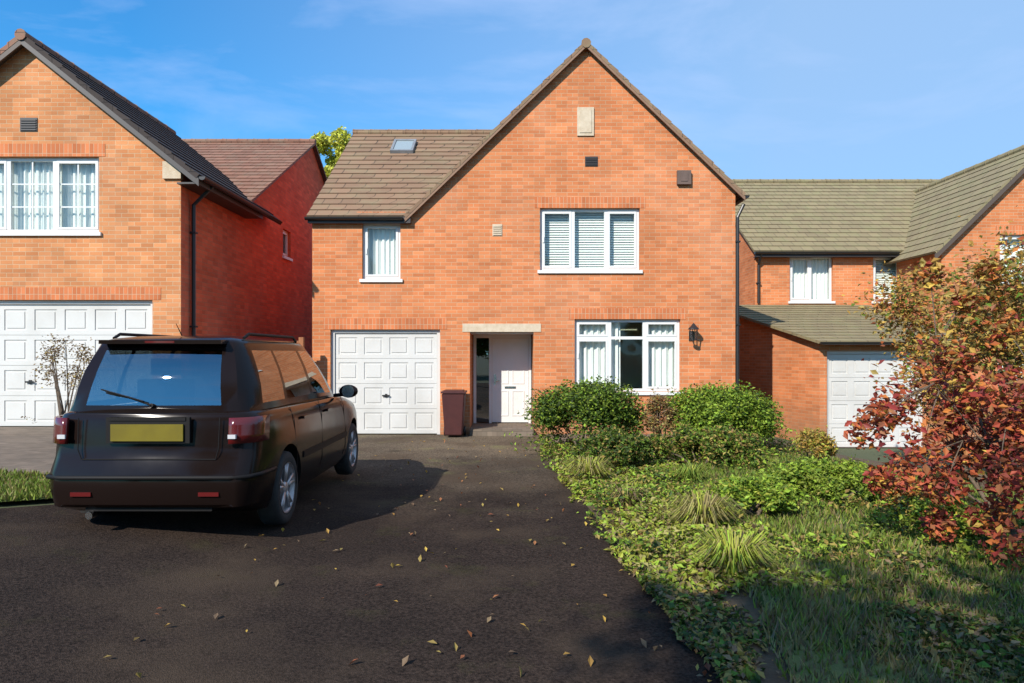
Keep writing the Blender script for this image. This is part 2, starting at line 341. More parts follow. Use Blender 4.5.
# ------------------------------------------------------------------ draped sheets
def drape(name, poly, off, material, step=0.5, kind='structure'):
    bm = bmesh.new()
    vs_ = [bm.verts.new((x, y, 0)) for x, y in poly]; bm.faces.new(vs_)
    xs = [p[0] for p in poly]; ys = [p[1] for p in poly]
    def cut(lo, hi, ax):
        k = math.ceil(lo/step)*step
        while k < hi:
            n = (1,0,0) if ax == 0 else (0,1,0); c = (k,0,0) if ax == 0 else (0,k,0)
            bmesh.ops.bisect_plane(bm, geom=bm.verts[:]+bm.edges[:]+bm.faces[:], plane_co=c, plane_no=n, dist=1e-5); k += step
    cut(min(xs), max(xs), 0); cut(min(ys), max(ys), 1)
    for v in bm.verts: v.co.z = ground(v.co.x, v.co.y)+off
    bmesh.ops.recalc_face_normals(bm, faces=bm.faces)
    for f in bm.faces:
        if f.normal.z < 0: f.normal_flip()
    uvl = bm.loops.layers.uv.new('UVMap')
    for f in bm.faces:
        f.smooth = True
        for l in f.loops: l[uvl].uv = (l.vert.co.x, l.vert.co.y)
    me = bpy.data.meshes.new(name); bm.to_mesh(me); bm.free(); me.materials.append(material)
    o = bpy.data.objects.new(name, me); COL.objects.link(o); o['kind'] = kind
    return o

# ground: near part finely cut, far ring to the horizon
def ground_sheet():
    mb = MB(); xs = [-1500,-400,-120,-60,-30]+[x*0.5 for x in range(-48, 61)]+[35,60,120,400,1500]
    ys = [-1500,-300,-80,-40,-20]+[y*0.5 for y in range(-30, 61)]+[35,60,120,400,1500]
    idx = {}
    for i, x in enumerate(xs):
        for j, y in enumerate(ys): idx[i,j] = mb.vert(x, y, ground(x, y))
    for i in range(len(xs)-1):
        for j in range(len(ys)-1):
            mb.f.append((idx[i,j], idx[i+1,j], idx[i+1,j+1], idx[i,j+1])); mb.m.append(0); mb.uv.append(None)
    o = mb.build('ground', M['far_grass'], smooth=True); o['kind'] = 'structure'
ground_sheet()

EDGE = [(0.40,13.9),(0.50,11.2),(0.68,9.2),(0.80,7.5),(0.93,5.6),(1.02,4.2),(1.12,3.2),(1.2,1.5),(1.3,-2)]   # drive / garden edge
drive = EDGE + [(-1,-9),(-14,-9),(-14,5.45),(-6,5.6),(-4.6,5.8),(-4.0,6.4),(-4.2,7.1),(-4.7,7.4),(-4.75,8.0),(-4.6,9.5),(-4.35,13.0),(-4.15,13.9)]
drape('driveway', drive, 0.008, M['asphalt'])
drape('side_path', [(-5.8,12.0),(-4.5,9.5),(-4.35,13.0),(-4.12,13.9),(-4.12,26),(-5.8,26)], 0.004, M['kerb'])
drape('neighbour_driveway', [(-14,6.95),(-4.75,7.15),(-4.78,8.0),(-4.9,12.0),(-14,12.0)], 0.012, M['paving'])
drape('grass_verge', [(-14,5.5),(-6,5.65),(-4.65,5.85),(-4.08,6.4),(-4.25,7.0),(-4.75,7.2),(-14,7.0)], 0.05, M['lawn'])
drape('garden_soil', EDGE[::-1]+[(6.5,13.9),(9,10),(9,-2)], 0.014, M['soil'])
drape('lawn', [(1.35,-2),(1.35,3.2),(1.6,4.4),(1.75,5.5),(1.9,7.2),(2.2,9.2),(3.6,10.8),(5.6,11.6),(8.9,11.4),(8.9,-2)], 0.05, M['lawn'])
drape('right_driveway', [(6.7,15),(9.9,15),(12.5,12.6),(14.0,8),(16.5,8),(16.5,17),(9.9,17)], 0.016, M['paving'])
drape('front_path', [(0.55,12.2),(3.6,12.35),(4.8,13.0),(4.8,13.9),(0.55,13.9)], 0.02, M['paving'])
# low kerb edging of the drive
def strip(name, pts, w, h, off0, material):
    mb = MB(); P = []
    for i, p in enumerate(pts):
        a = Vector(pts[max(i-1,0)]); b = Vector(pts[min(i+1,len(pts)-1)]); t = (b-a).normalized(); n = Vector((-t.y, t.x))
        P.append((Vector(p)-n*w/2, Vector(p)+n*w/2))
    for (a, b), (c, d) in zip(P, P[1:]):
        q = [(p.x, p.y, ground(p.x,p.y)+off0+h) for p in (a, b, d, c)]; lo = [(p.x, p.y, ground(p.x,p.y)-0.05) for p in (a, b, d, c)]
        mb.face(q); mb.face([lo[0], q[0], q[3], lo[3]]); mb.face([lo[1], lo[2], q[2], q[1]])
    mb.face([lo[3], q[3], q[2], lo[2]])
    o = mb.build(name, material); merge(o); o['kind'] = 'structure'; return o
def fine(pts, n=6):
    out = []
    for a, b in zip(pts, pts[1:]):
        for k in range(n): out.append((lerp(a[0],b[0],k/n), lerp(a[1],b[1],k/n)))
    return out+[pts[-1]]

# ------------------------------------------------------------------ house builders
def TF(Y):  return lambda u, d, z: (u, Y+d, z)          # wall facing -y
def TR(X):  return lambda u, d, z: (X-d, u, z)          # wall facing +x  (u = y)
def TL(X):  return lambda u, d, z: (X+d, u, z)          # wall facing -x  (u = y)

def wall(mb, T, pts_top, z0, openings, m=0, reveal=0.10, mrev=None, flip=False):
    """pts_top: [(u, z)...] left to right; openings (u0,u1,z0,z1)"""
    us = sorted({p[0] for p in pts_top} | {o[0] for o in openings} | {o[1] for o in openings})
    lo, hi = pts_top[0][0], pts_top[-1][0]; us = [u for u in us if lo-1e-9 <= u <= hi+1e-9]
    def top(u):
        for (a, za), (b, zb) in zip(pts_top, pts_top[1:]):
            if a <= u <= b: return za+(zb-za)*((u-a)/(b-a) if b > a else 0)
        return pts_top[-1][1]
    for a, b in zip(us, us[1:]):
        mid = (a+b)/2; ops = sorted([o for o in openings if o[0] < mid < o[1]], key=lambda o: o[2]); z = z0
        for o in ops:
            if o[2] > z+1e-6: mb.face([T(a,0,z), T(b,0,z), T(b,0,o[2]), T(a,0,o[2])], m)
            z = o[3]
        mb.face([T(a,0,z), T(b,0,z), T(b,0,top(b)), T(a,0,top(a))], m)
    for (a, b, c, d) in openings:
        r = reveal; k = m if mrev is None else mrev
        mb.face([T(a,0,c), T(a,r,c), T(a,r,d), T(a,0,d)], k); mb.face([T(b,0,c), T(b,0,d), T(b,r,d), T(b,r,c)], k)
        mb.face([T(a,0,d), T(a,r,d), T(b,r,d), T(b,0,d)], k); mb.face([T(a,0,c), T(b,0,c), T(b,r,c), T(a,r,c)], k)

def window(house, T, u0, u1, z0, z1, lights=3, transom=None, cover='curtain', sill=True, head=True, d=0.075, group=None, bars=False):
    fr = MB(); f = 0.055; dd = 0.06
    g = 0.004
    a, b, c, e = u0+g, u1-g, z0+g, z1-g
    fr.obox(T, a, b, d, d+dd, c, c+f); fr.obox(T, a, b, d, d+dd, e-f, e)
    fr.obox(T, a, a+f, d, d+dd, c+f, e-f); fr.obox(T, b-f, b, d, d+dd, c+f, e-f)
    w = (b-a)/lights
    for k in range(1, lights): fr.obox(T, a+k*w-0.035, a+k*w+0.035, d-0.004, d+dd, c+f, e-f)
    sash = 0.042
    for k in range(lights):
        s0 = a+f if k == 0 else a+k*w+0.035; s1 = b-f if k == lights-1 else a+(k+1)*w-0.035
        parts = [(c+f, e-f)] if not transom else [(c+f, transom-0.03), (transom+0.03, e-f)]
        if transom: fr.obox(T, s0, s1, d-0.002, d+dd, transom-0.03, transom+0.03)
        for (q0, q1) in parts:
            if k % 2 == 0:
                fr.obox(T, s0, s1, d-0.012, d+0.03, q0, q0+sash); fr.obox(T, s0, s1, d-0.012, d+0.03, q1-sash, q1)
                fr.obox(T, s0, s0+sash, d-0.012, d+0.03, q0+sash, q1-sash); fr.obox(T, s1-sash, s1, d-0.012, d+0.03, q0+sash, q1-sash)
            if bars:
                fr.obox(T, (s0+s1)/2-0.011, (s0+s1)/2+0.011, d+0.012, d+0.032, q0, q1)
                for t in (1/3, 2/3): fr.obox(T, s0, s1, d+0.014, d+0.030, lerp(q0,q1,t)-0.011, lerp(q0,q1,t)+0.011)
    w_ = fr.build('window', M['pvc'], house)
    p = MB(); p.face([T(a+f,d+0.035,c+f), T(b-f,d+0.035,c+f), T(b-f,d+0.035,e-f), T(a+f,d+0.035,e-f)]); p.build('pane', M['glass'], w_)
    # what hangs behind the glass
    cv = MB(); n = int((b-a)/0.02); D = d+0.16
    def curtain(s0, s1, amp=0.022, per=0.11, ph=0):
        n = max(6, int((s1-s0)/0.012)); pr = None
        for i in range(n+1):
            u = lerp(s0, s1, i/n); q = D+amp*math.sin(2*math.pi*u/per+ph)+0.3*amp*math.sin(2*math.pi*u/0.047)
            if pr: cv.face([T(pr[0],pr[1],c), T(u,q,c), T(u,q,e), T(pr[0],pr[1],e)])
            pr = (u, q)
    if cover == 'curtain': curtain(a-0.02, b+0.02); nm, mt = 'net_curtain', M['curtain']
    elif cover == 'open':
        W_ = (b-a); curtain(a-0.02, a+W_*0.45, 0.03, 0.13); cv.build('curtain', M['curtain'], w_); cv = MB(); curtain(b-W_*0.31, b+0.02, 0.03, 0.13, 1); nm, mt = 'curtain', M['curtain']
    else:
        n = int((e-c)/0.05)
        for i in range(n):
            z = c+(i+0.5)*(e-c)/n
            cv.face([T(a,D-0.018,z-0.021), T(b,D-0.018,z-0.021), T(b,D+0.014,z+0.023), T(a,D+0.014,z+0.023)])
        nm, mt = 'blind', M['blind']
    cv.build(nm, mt, w_)
    bk = MB(); bk.face([T(a-0.6,1.6,c-0.5), T(b+0.6,1.6,c-0.5), T(b+0.6,1.6,e+0.4), T(a-0.6,1.6,e+0.4)]); bk.build('room_wall', M['dark_int'], w_)
    hd = MB(); hd.obox(T, a+f, a+f+0.03, d-0.03, d-0.012, (c+e)/2-0.06, (c+e)/2+0.06); hd.build('handle', M['pvc'], w_)
    if sill:
        s = MB(); s.obox(T, u0-0.05, u1+0.05, -0.045, 0.10, z0-0.065, z0-0.002); s.build('sill', M['pvc'], w_, bevel=0.008)
    if head:
        s = MB(); s.obox(T, u0-0.11, u1+0.11, -0.006, 0.05, z1+0.002, z1+0.225); s.build('brick_arch', M['soldier'], w_)
    return w_

def roof_slab(house, name, e0, e1, r1, r0, material, t=0.05, course=0.30, up=0.02):
    """tiled slope, e0->e1 along the eave, r0->r1 along the ridge; courses are real steps"""
    e0, e1, r0, r1 = map(Vector, (e0, e1, r0, r1)); Ls = ((r0+r1)/2-(e0+e1)/2).length
    n = max(2, round(Ls/course)); nrm = (e1-e0).cross(r0-e0).normalized()
    if nrm.z < 0: nrm = -nrm
    mb = MB(); wd = (e1-e0).length
    for i in range(n):
        t0 = i/n; t1 = (i+1)/n
        a = e0.lerp(r0, t0)+nrm*up; b = e1.lerp(r1, t0)+nrm*up; c = e1.lerp(r1, t1)+nrm*0.0; d = e0.lerp(r0, t1)
        ua = 0; ub = wd; v0 = i*0.30; v1 = (i+1)*0.30-0.004
        mb.face([a, b, c, d], 0, [(ua, v0), (ub, v0), (ub, v1), (ua, v1)])
        a2 = e0.lerp(r0, t0)+nrm*(-t if i == 0 else 0); b2 = e1.lerp(r1, t0)+nrm*(-t if i == 0 else 0)
        mb.face([a2, b2, b, a], 0, [(ua, v0), (ub, v0), (ub, v0+0.02), (ua, v0+0.02)])
        mb.face([a, d, d-nrm*t, e0.lerp(r0, t0)-nrm*t], 0); mb.face([b, e1.lerp(r1, t0)-nrm*t, c-nrm*t, c], 0)
    mb.face([e0-nrm*t, r0-nrm*t, r1-nrm*t, e1-nrm*t], 1)
    return mb.build(name, [material, M['soffit']], house)
def ridge(house, a, b, material, parent=None):
    mb = MB(); a = Vector(a); b = Vector(b); Lr = (b-a).length; n = max(1, round(Lr/0.45))
    for i in range(n):
        p = a.lerp(b, i/n); q = a.lerp(b, (i+0.985)/n); mb.tube([p, p.lerp(q, 0.12), q], [0.100, 0.090, 0.086], 10)
    return mb.build('ridge_tiles', material, parent or house)
def gutter(house, a, b, mat_=None):
    mb = MB(); a = Vector(a); b = Vector(b); t = (b-a).normalized(); s = t.cross(Vector((0,0,1))).normalized()
    n = 8; P = [(math.cos(math.pi*k/n), -math.sin(math.pi*k/n)) for k in range(n+1)]; r = 0.06
    for i in range(n):
        for rr in (r, r-0.006):
            p = a+s*P[i][0]*rr+Vector((0,0,P[i][1]*rr)); q = a+s*P[i+1][0]*rr+Vector((0,0,P[i+1][1]*rr))
            mb.face([p, p+(b-a), q+(b-a), q])
    for e in (a, b): mb.face([e+s*c*r+Vector((0,0,d*r)) for c, d in P])
    return mb.build('gutter', mat_ or M['black_pvc'], house)
def downpipe(house, pts, mat_=None):
    mb = MB(); mb.tube(pts, 0.036, 10)
    x, y, zt = pts[-2]; zb = pts[-1][2]; k = zt-0.5
    while k > zb+0.4: mb.box(x-0.052, x+0.052, y-0.045, y+0.06, k-0.015, k+0.015); k -= 1.7
    return mb.build('downpipe', mat_ or M['black_pvc'], house, smooth=False)
def bargeboard(house, T, a, b, w=0.19, out=0.03, material=None, d0=-0.16, th=0.03):
    """sloping board under the verge from a=(u,z) to b=(u,z)"""
    mb = MB(); (u0, z0), (u1, z1) = a, b
    c = [T(u,d,z) for d in (d0, d0+th) for u, z in ((u0,z0),(u1,z1),(u1,z1-w),(u0,z0-w))]
    for q in ((0,1,2,3),(4,7,6,5),(0,4,5,1),(3,2,6,7),(0,3,7,4),(1,5,6,2)): mb.face([c[k] for k in q])
    return mb.build('bargeboard', material or M['soffit'], house)
def garage_door(house, T, u0, u1, z0, z1, d=0.09, cols=4, style='panel'):
    fr = MB(); f = 0.07
    fr.obox(T, u0+0.003, u0+f, d-0.02, d+0.06, z0, z1-0.003); fr.obox(T, u1-f, u1-0.003, d-0.02, d+0.06, z0, z1-0.003); fr.obox(T, u0+f, u1-f, d-0.02, d+0.06, z1-f, z1-0.003)
    D = fr.build('garage_door', M['garage_white'], house)
    a, b, e = u0+f+0.006, u1-f-0.006, z1-f-0.006; pn = MB(); dd = d+0.012
    z = z0+0.012; rows = 4; hh = (e-z)/rows
    pn.obox(T, a, b, dd+0.014, dd+0.04, z, e)
    for r_ in range(rows):
        za, zb = z+r_*hh, z+(r_+1)*hh
        pn.obox(T, a, b, dd, dd+0.014, za+0.003, za+0.085); pn.obox(T, a, b, dd, dd+0.014, zb-0.085, zb-0.003)
        w = (b-a)/cols
        for k in range(cols+1):
            c = a+k*w; lo = max(a, c-0.07); hi = min(b, c+0.07); pn.obox(T, lo, hi, dd, dd+0.014, za+0.085, zb-0.085)
        for k in range(cols):       # raised field of each panel
            pn.obox(T, a+k*w+0.11, a+(k+1)*w-0.11, dd+0.003, dd+0.0135, za+0.125, zb-0.125)
    pn.build('door_panel', M['garage_white'], D)
    h = MB(); u = (a+b)/2; h.obox(T, u-0.075, u+0.075, dd-0.035, dd-0.022, z0+0.78, z0+0.81); h.obox(T, u-0.02, u+0.02, dd-0.022, dd-0.0005, z0+0.76, z0+0.83)
    h.build('handle', M['black_pvc'], D)
    return D
def vent(house, T, u, z, w=0.22, h=0.15, material=None):
    mb = MB(); mb.obox(T, u-w/2, u+w/2, -0.012, 0.02, z-h/2, z+h/2)
    k = 5
    for i in range(k): mb.obox(T, u-w/2+0.015, u+w/2-0.015, -0.026, -0.012, z-h/2+0.015+i*(h-0.03)/k, z-h/2+0.015+(i+0.55)*(h-0.03)/k)
    return mb.build('air_vent', material or M['fascia'], house)
def alarm_box(T, u, z, world_loc, label):
    o = MB(); o.obox(T, u-0.13, u+0.13, -0.07, -0.002, z-0.14, z+0.14); o.obox(T, u-0.05, u+0.05, -0.078, -0.07, z-0.09, z-0.03)
    b = o.build('alarm_box', M['stone'] if False else M['alarm']); b.modifiers.new('bevel','BEVEL').width = 0.02
    return tag(b, label, 'alarm box')
M['alarm'] = noisy('aged_cream_plastic', (0.66,0.58,0.44), (0.72,0.65,0.52), 4, 0.5)

# ------------------------------------------------------------------ MAIN HOUSE
Y = 13.94; T = TF(Y)
H = empty('brick_house', (0.2, Y, 0), 'orange brick detached house in the middle with tall right-hand gable, integral garage and porch', 'house')
AP = (1.50, 7.93); EL_, ER = -4.08, 4.56; ZE = 4.50; ZR = 4.98
x_join = AP[0]-(AP[1]-ZE)/((AP[1]-ZR)/(ER-AP[0]))
ops = dict(g=(-3.71,-1.47,0.0,2.15), porch=(-0.86,0.44,0.0,2.10), w1=(-3.06,-2.28,3.18,4.33), w2=(0.57,2.61,3.36,4.63), w3=(1.28,3.44,0.88,2.36))
mb = MB(); wall(mb, T, [(EL_,ZE),(x_join,ZE),AP,(ER,ZR)], -0.1, list(ops.values()))
BK = Y+8.0; RZ = 7.42; RY = Y+4.0
wall(mb, TR(ER), [(Y,ZR),(BK,ZR)], -0.5, [])
wall(mb, TL(EL_), [(Y,ZE),(RY,RZ-0.05),(BK,ZE)], -0.1, [], m=1)
mb.face([(EL_,BK,-0.5),(ER,BK,-0.5),(ER,BK,ZE),(EL_,BK,ZE)])
# porch recess
PD = 1.05; a, b, c, e = ops['porch']
mb.face([(a,Y+0.1,0),(a,Y+PD,0),(a,Y+PD,e),(a,Y+0.1,e)]); mb.face([(b,Y+0.1,0),(b,Y+0.1,e),(b,Y+PD,e),(b,Y+PD,0)])
mb.face([(a,Y+PD,0),(b,Y+PD,0),(b,Y+PD,e),(a,Y+PD,e)])
mb.build('wall', [M['brick'], M['brick_red']], H)
cl = MB(); cl.box(a+0.001, b-0.001, Y+0.102, Y+PD-0.002, e-0.03, e-0.004); cl.build('porch_ceiling', M['pvc'], H)
st = MB(); st.box(a+0.01, b-0.01, Y-0.28, Y+PD-0.01, 0.0, 0.14); st.build('doorstep', M['paving'], H, bevel=0.01)
ln = MB(); ln.box(a-0.15, b+0.15, Y-0.012, Y+0.08, e+0.002, e+0.17); ln.build('lintel', M['stone'], H)
# front door in the recess
DY = Y+PD-0.08
fd = MB(); fd.box(a+0.02, a+0.08, DY-0.02, DY+0.05, 0.14, e-0.035); fd.box(b-0.08, b-0.02, DY-0.02, DY+0.05, 0.14, e-0.035); fd.box(a+0.08, b-0.08, DY-0.02, DY+0.05, e-0.10, e-0.035)
fd.box(a+0.36, a+0.42, DY-0.02, DY+0.05, 0.14, e-0.10)
D = fd.build('front_door', M['pvc'], H)
q0, q1 = a+0.425, b-0.085; lf = MB(); lf.box(q0, q1, DY, DY+0.045, 0.16, e-0.105)
for (z0, z1) in ((0.30,0.85),(1.0,1.85)):
    for (u0, u1) in ((q0+0.09, (q0+q1)/2-0.04), ((q0+q1)/2+0.04, q1-0.09)):
        lf.box(u0, u1, DY-0.010, DY, z0, z0+0.02); lf.box(u0, u1, DY-0.010, DY, z1-0.02, z1); lf.box(u0, u0+0.02, DY-0.010, DY, z0+0.02, z1-0.02); lf.box(u1-0.02, u1, DY-0.010, DY, z0+0.02, z1-0.02)
lf.build('door_leaf', M['pvc'], D)
sg = MB(); sg.box(a+0.083, a+0.357, DY+0.01, DY+0.02, 0.16, e-0.105); sg.build('side_glass', M['car_glass'], D)
hn = MB(); hn.box(q0+0.05, q0+0.075, DY-0.05, DY-0.001, 1.05, 1.10); hn.box(q0+0.05, q0+0.17, DY-0.06, DY-0.045, 1.065, 1.085); hn.box(q0+0.045, q0+0.08, DY-0.006, DY-0.001, 0.98, 1.2); hn.build('handle', M['chrome'], D)
lb = MB(); lb.box((q0+q1)/2-0.12, (q0+q1)/2+0.12, DY-0.014, DY-0.001, 0.90, 0.945); lb.build('letterbox', M['chrome'], D)
# openings
garage_door(H, T, *ops['g'], cols=4)
window(H, T, *ops['w1'], lights=1, cover='curtain')
window(H, T, *ops['w2'], lights=3, cover='blind')
window(H, T, *ops['w3'], lights=3, cover='open', transom=1.98)
s = MB(); s.obox(T, -3.85, -1.33, -0.006, 0.05, 2.152, 2.375); s.build('brick_arch', M['soldier'], H)
# gable plaque, vents
pq = MB(); T0 = T; pq.obox(T0, AP[0]-0.17, AP[0]+0.17, -0.03, 0.05, 6.10, 6.68); pq.obox(T0, AP[0]-0.12, AP[0]+0.12, -0.042, -0.03, 6.16, 6.62); pq.build('gable_plaque', M['stone'], H, bevel=0.01)
vent(H, T, 1.62, 5.58, 0.26, 0.20)
vent(H, T, -0.30, 4.18, 0.20, 0.24, M['stone'])
# roofs
OH = 0.12; G = 0.16
sl_ = (RZ-ZE)/(RY-Y)
gs = (AP[1]-ZR)/(ER-AP[0]); AZ = AP[1]+0.06
vx = lambda z: AP[0]-(AZ-z)/gs
ro = roof_slab(H, 'roof', (EL_-0.08, Y-OH, ZE-OH*sl_+0.03), (vx(ZE-OH*sl_+0.03)+0.02, Y-OH, ZE-OH*sl_+0.03), (vx(RZ+0.03)+0.12, RY, RZ+0.03), (EL_-0.08, RY, RZ+0.03), M['tile'])
roof_slab(H, 'roof', (2.6, BK+OH, ZE-OH*sl_+0.03), (EL_-0.08, BK+OH, ZE-OH*sl_+0.03), (EL_-0.08, RY, RZ+0.03), (2.6, RY, RZ+0.03), M['tile'])
ridge(H, (EL_-0.09, RY, RZ+0.04), (0.9, RY, RZ+0.04), M['tile'], ro)
gs = (AP[1]-ZR)/(ER-AP[0]); AZ = AP[1]+0.06
for sgn in (-1, 1):
    xe = x_join-0.12 if sgn < 0 else ER+0.16; ze = AZ-abs(xe-AP[0])*gs
    r_ = roof_slab(H, 'gable_roof', *( ((xe, Y-0.14, ze), (xe, BK+0.1, ze), (AP[0], BK+0.1, AZ), (AP[0], Y-0.14, AZ)) ), M['tile'])
    bargeboard(H, T, (AP[0], AZ-0.045), (xe, ze-0.045), 0.085, material=M['verge'], d0=-0.135)
ridge(H, (AP[0], Y-0.15, AZ-0.05), (AP[0], BK+0.1, AZ-0.05), M['tile'])
gy = Y-OH-0.03; gz = ZE-OH*sl_+0.0
gutter(H, (EL_-0.1, gy, gz), (x_join-0.15, gy, gz)); fs = MB(); fs.box(EL_-0.06, x_join, Y-OH+0.005, Y-OH+0.03, gz-0.11, gz+0.02); fs.box(EL_-0.06, x_join, Y-OH+0.03, Y-0.002, gz-0.10, gz-0.085); fs.build('fascia', M['fascia'], H)
gutter(H, (ER+0.2, Y-0.1, AZ-(ER+0.16-AP[0])*gs-0.02), (ER+0.2, BK, AZ-(ER+0.16-AP[0])*gs-0.02))
downpipe(H, [(ER+0.19, Y+0.05, 4.72), (ER+0.06, Y+0.05, 4.45), (ER+0.06, Y+0.05, 0.0)])
# roof window
def on_roof(x, t):    # t: 0 eave..1 ridge
    return Vector((x, lerp(Y-OH, RY, t), lerp(ZE-OH*sl_+0.03, RZ+0.03, t)))
nrm = Vector((0, -sl_, 1)).normalized(); upv = Vector((0, 1, sl_)).normalized()
def rbox(mb, x0, x1, t0, t1, h0, h1):
    c = [on_roof(x, t)+nrm*h for h in (h0, h1) for x, t in ((x0,t0),(x1,t0),(x1,t1),(x0,t1))]
    for q in ((0,3,2,1),(4,5,6,7),(0,1,5,4),(1,2,6,5),(2,3,7,6),(3,0,4,7)): mb.face([c[k] for k in q])
rw = MB(); x0, x1, t0, t1 = -2.98, -2.42, 0.70, 0.86
rbox(rw, x0, x0+0.06, t0, t1, 0, 0.09); rbox(rw, x1-0.06, x1, t0, t1, 0, 0.09); rbox(rw, x0+0.06, x1-0.06, t0, t0+0.014, 0, 0.09); rbox(rw, x0+0.06, x1-0.06, t1-0.014, t1, 0, 0.09)
rwo = rw.build('roof_window', M['lead'], H); rp = MB(); rbox(rp, x0+0.06, x1-0.06, t0+0.014, t1-0.014, 0.03, 0.07); rp.build('pane', mat('skylight_glass', (0.28,0.33,0.34), 0.08), rwo)
alarm_box(T, 3.52, 5.20, None, 'small weathered alarm box high on the right slope of the middle gable') if False else None
M['dark_box'] = noisy('brown_box', (0.10,0.065,0.05), (0.14,0.09,0.07), 5, 0.6)
o = MB(); o.obox(T, 3.36, 3.64, -0.08, -0.002, 5.10, 5.38); o.obox(T, 3.43, 3.57, -0.09, -0.08, 5.16, 5.32)
tag(o.build('alarm_box', M['dark_box'], bevel=0.015), 'small dark brown box fixed near the right slope of the middle gable', 'alarm box')

# ------------------------------------------------------------------ LEFT HOUSE
YL = 12.0; T = TF(YL); g0 = 0.36; WX = -5.82; CX = -8.49; hw = 2.67+0.0
LH = empty('brick_house', (-9, YL, g0), 'pale orange brick house at the left edge with white double garage door behind the car', 'house')
APL = (CX, 7.14); slp = 0.80; zw = APL[1]-hw*slp
opsL = dict(g=(-10.75,-6.32,g0,g0+2.24), w=(-9.72,-7.26,3.79,5.12))
mb = MB(); wall(mb, T, [(CX-hw-0.0, zw), APL, (WX, zw)], 0.0, [opsL['w'], (-10.75,-6.32,g0,g0+2.24)] )
YB = 14.9; RYL = 19.8; RZL = 7.75; ZEL = 4.95; YBB = 24.6
WXL = CX-hw
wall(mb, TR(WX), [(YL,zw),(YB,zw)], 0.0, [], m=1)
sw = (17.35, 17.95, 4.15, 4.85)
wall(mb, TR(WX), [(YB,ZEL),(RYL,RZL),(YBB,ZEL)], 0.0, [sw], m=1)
mb.face([(WXL,YL,0),(WXL,YBB,0),(WXL,YBB,zw),(WXL,YL,zw)]); mb.face([(WX,YBB,0),(-16,YBB,0),(-16,YBB,ZEL),(WX,YBB,ZEL)])
mb.face([(-16,YB,0),(WXL,YB,0),(WXL,YB,ZEL),(-16,YB,ZEL)]); mb.face([(WXL,YB,3.5),(WX,YB,3.5),(WX,YB,ZEL),(WXL,YB,ZEL)]); mb.face([(-16,YB,0),(-16,YBB,0),(-16,YBB,ZEL),(-16,RYL,RZL),(-16,YB,ZEL)])
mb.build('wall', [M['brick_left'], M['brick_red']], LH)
garage_door(LH, T, *opsL['g'], cols=8)
s = MB(); s.obox(T, -10.9, -6.17, -0.006, 0.05, g0+2.242, g0+2.46); s.build('brick_arch', M['soldier'], LH)
window(LH, T, *opsL['w'], lights=3, cover='curtain', bars=True)
window(LH, TR(WX), *sw, lights=1, cover='blind', head=False)
vent(LH, T, CX, 5.68, 0.30, 0.24)
for sgn in (-1, 1):
    xe = CX+sgn*(hw+0.40); ze = APL[1]+0.06-(hw+0.40)*slp; az_ = APL[1]+0.06
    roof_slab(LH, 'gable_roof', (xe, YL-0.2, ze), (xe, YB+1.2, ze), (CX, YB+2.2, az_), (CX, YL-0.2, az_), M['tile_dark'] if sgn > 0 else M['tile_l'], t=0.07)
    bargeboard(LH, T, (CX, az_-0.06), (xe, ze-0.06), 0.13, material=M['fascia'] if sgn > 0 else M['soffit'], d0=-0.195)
    gutter(LH, (xe+sgn*0.05, YL-0.18, ze-0.02), (xe+sgn*0.05, YB+0.1, ze-0.02))
sb = MB(); xe = WX+0.36; ze = APL[1]+0.06-(hw+0.40)*slp; sb.box(WX+0.002, xe, YL-0.15, YB, ze-0.14, ze-0.11); sb.box(xe, xe+0.02, YL-0.15, YB, ze-0.15, ze-0.03); sb.build('soffit', M['fascia'], LH)
ridge(LH, (CX, YL-0.22, az_-0.03), (CX, YB+2.2, az_-0.03), M['tile_l'])
s2 = (RZL-ZEL)/(RYL-YB)
ro = roof_slab(LH, 'roof', (-16, YB-0.2, ZEL-0.2*s2+0.03), (WX+0.12, YB-0.2, ZEL-0.2*s2+0.03), (WX+0.12, RYL, RZL+0.03), (-16, RYL, RZL+0.03), M['tile_l'])
roof_slab(LH, 'roof', (WX+0.12, YBB+0.2, ZEL-0.2*s2+0.03), (-16, YBB+0.2, ZEL-0.2*s2+0.03), (-16, RYL, RZL+0.03), (WX+0.12, RYL, RZL+0.03), M['tile_l'])
ridge(LH, (-16, RYL, RZL+0.05), (WX+0.13, RYL, RZL+0.05), M['tile_l'], ro)
# kneeler stone at the gable foot
kn = MB(); kn.obox(T, WX-0.30, WX+0.02, -0.05, 0.05, zw-0.28, zw+0.02); kn.build('kneeler', M['stone'], LH, bevel=0.015)
downpipe(LH, [(xe+0.05, YL+0.35, ze-0.06), (WX+0.06, YL+0.35, ze-0.4), (WX+0.06, YL+0.35, g0)])

# ------------------------------------------------------------------ RIGHT HOUSE
RH = empty('brick_house', (10, 17, -0.42), 'orange brick house on the right with long brown tiled roof and lean-to garage', 'house')
YR = 19.0; gr = -0.42; LX = 6.76; T = TF(YR); ZER = 4.62; YRR = 23.2; RZR = 7.45
mb = MB()
w1 = (7.73,8.93,3.12,4.38); w2 = (10.05,10.85,3.12,4.38)
wall(mb, T, [(LX,ZER),(11.0,ZER)], gr-0.1, [w1, w2])
wall(mb, TL(LX), [(YR,ZER),(YRR,RZR-0.05),(27.4,ZER)], gr-0.1, [], m=0)
mb.face([(LX,27.4,gr),(24,27.4,gr),(24,27.4,ZER),(LX,27.4,ZER)]); mb.face([(24,YR,gr),(24,27.4,gr),(24,27.4,ZER),(24,YRR,RZR),(24,YR,ZER)])
wall(mb, T, [(15.9,ZER),(24,ZER)], gr-0.1, [])
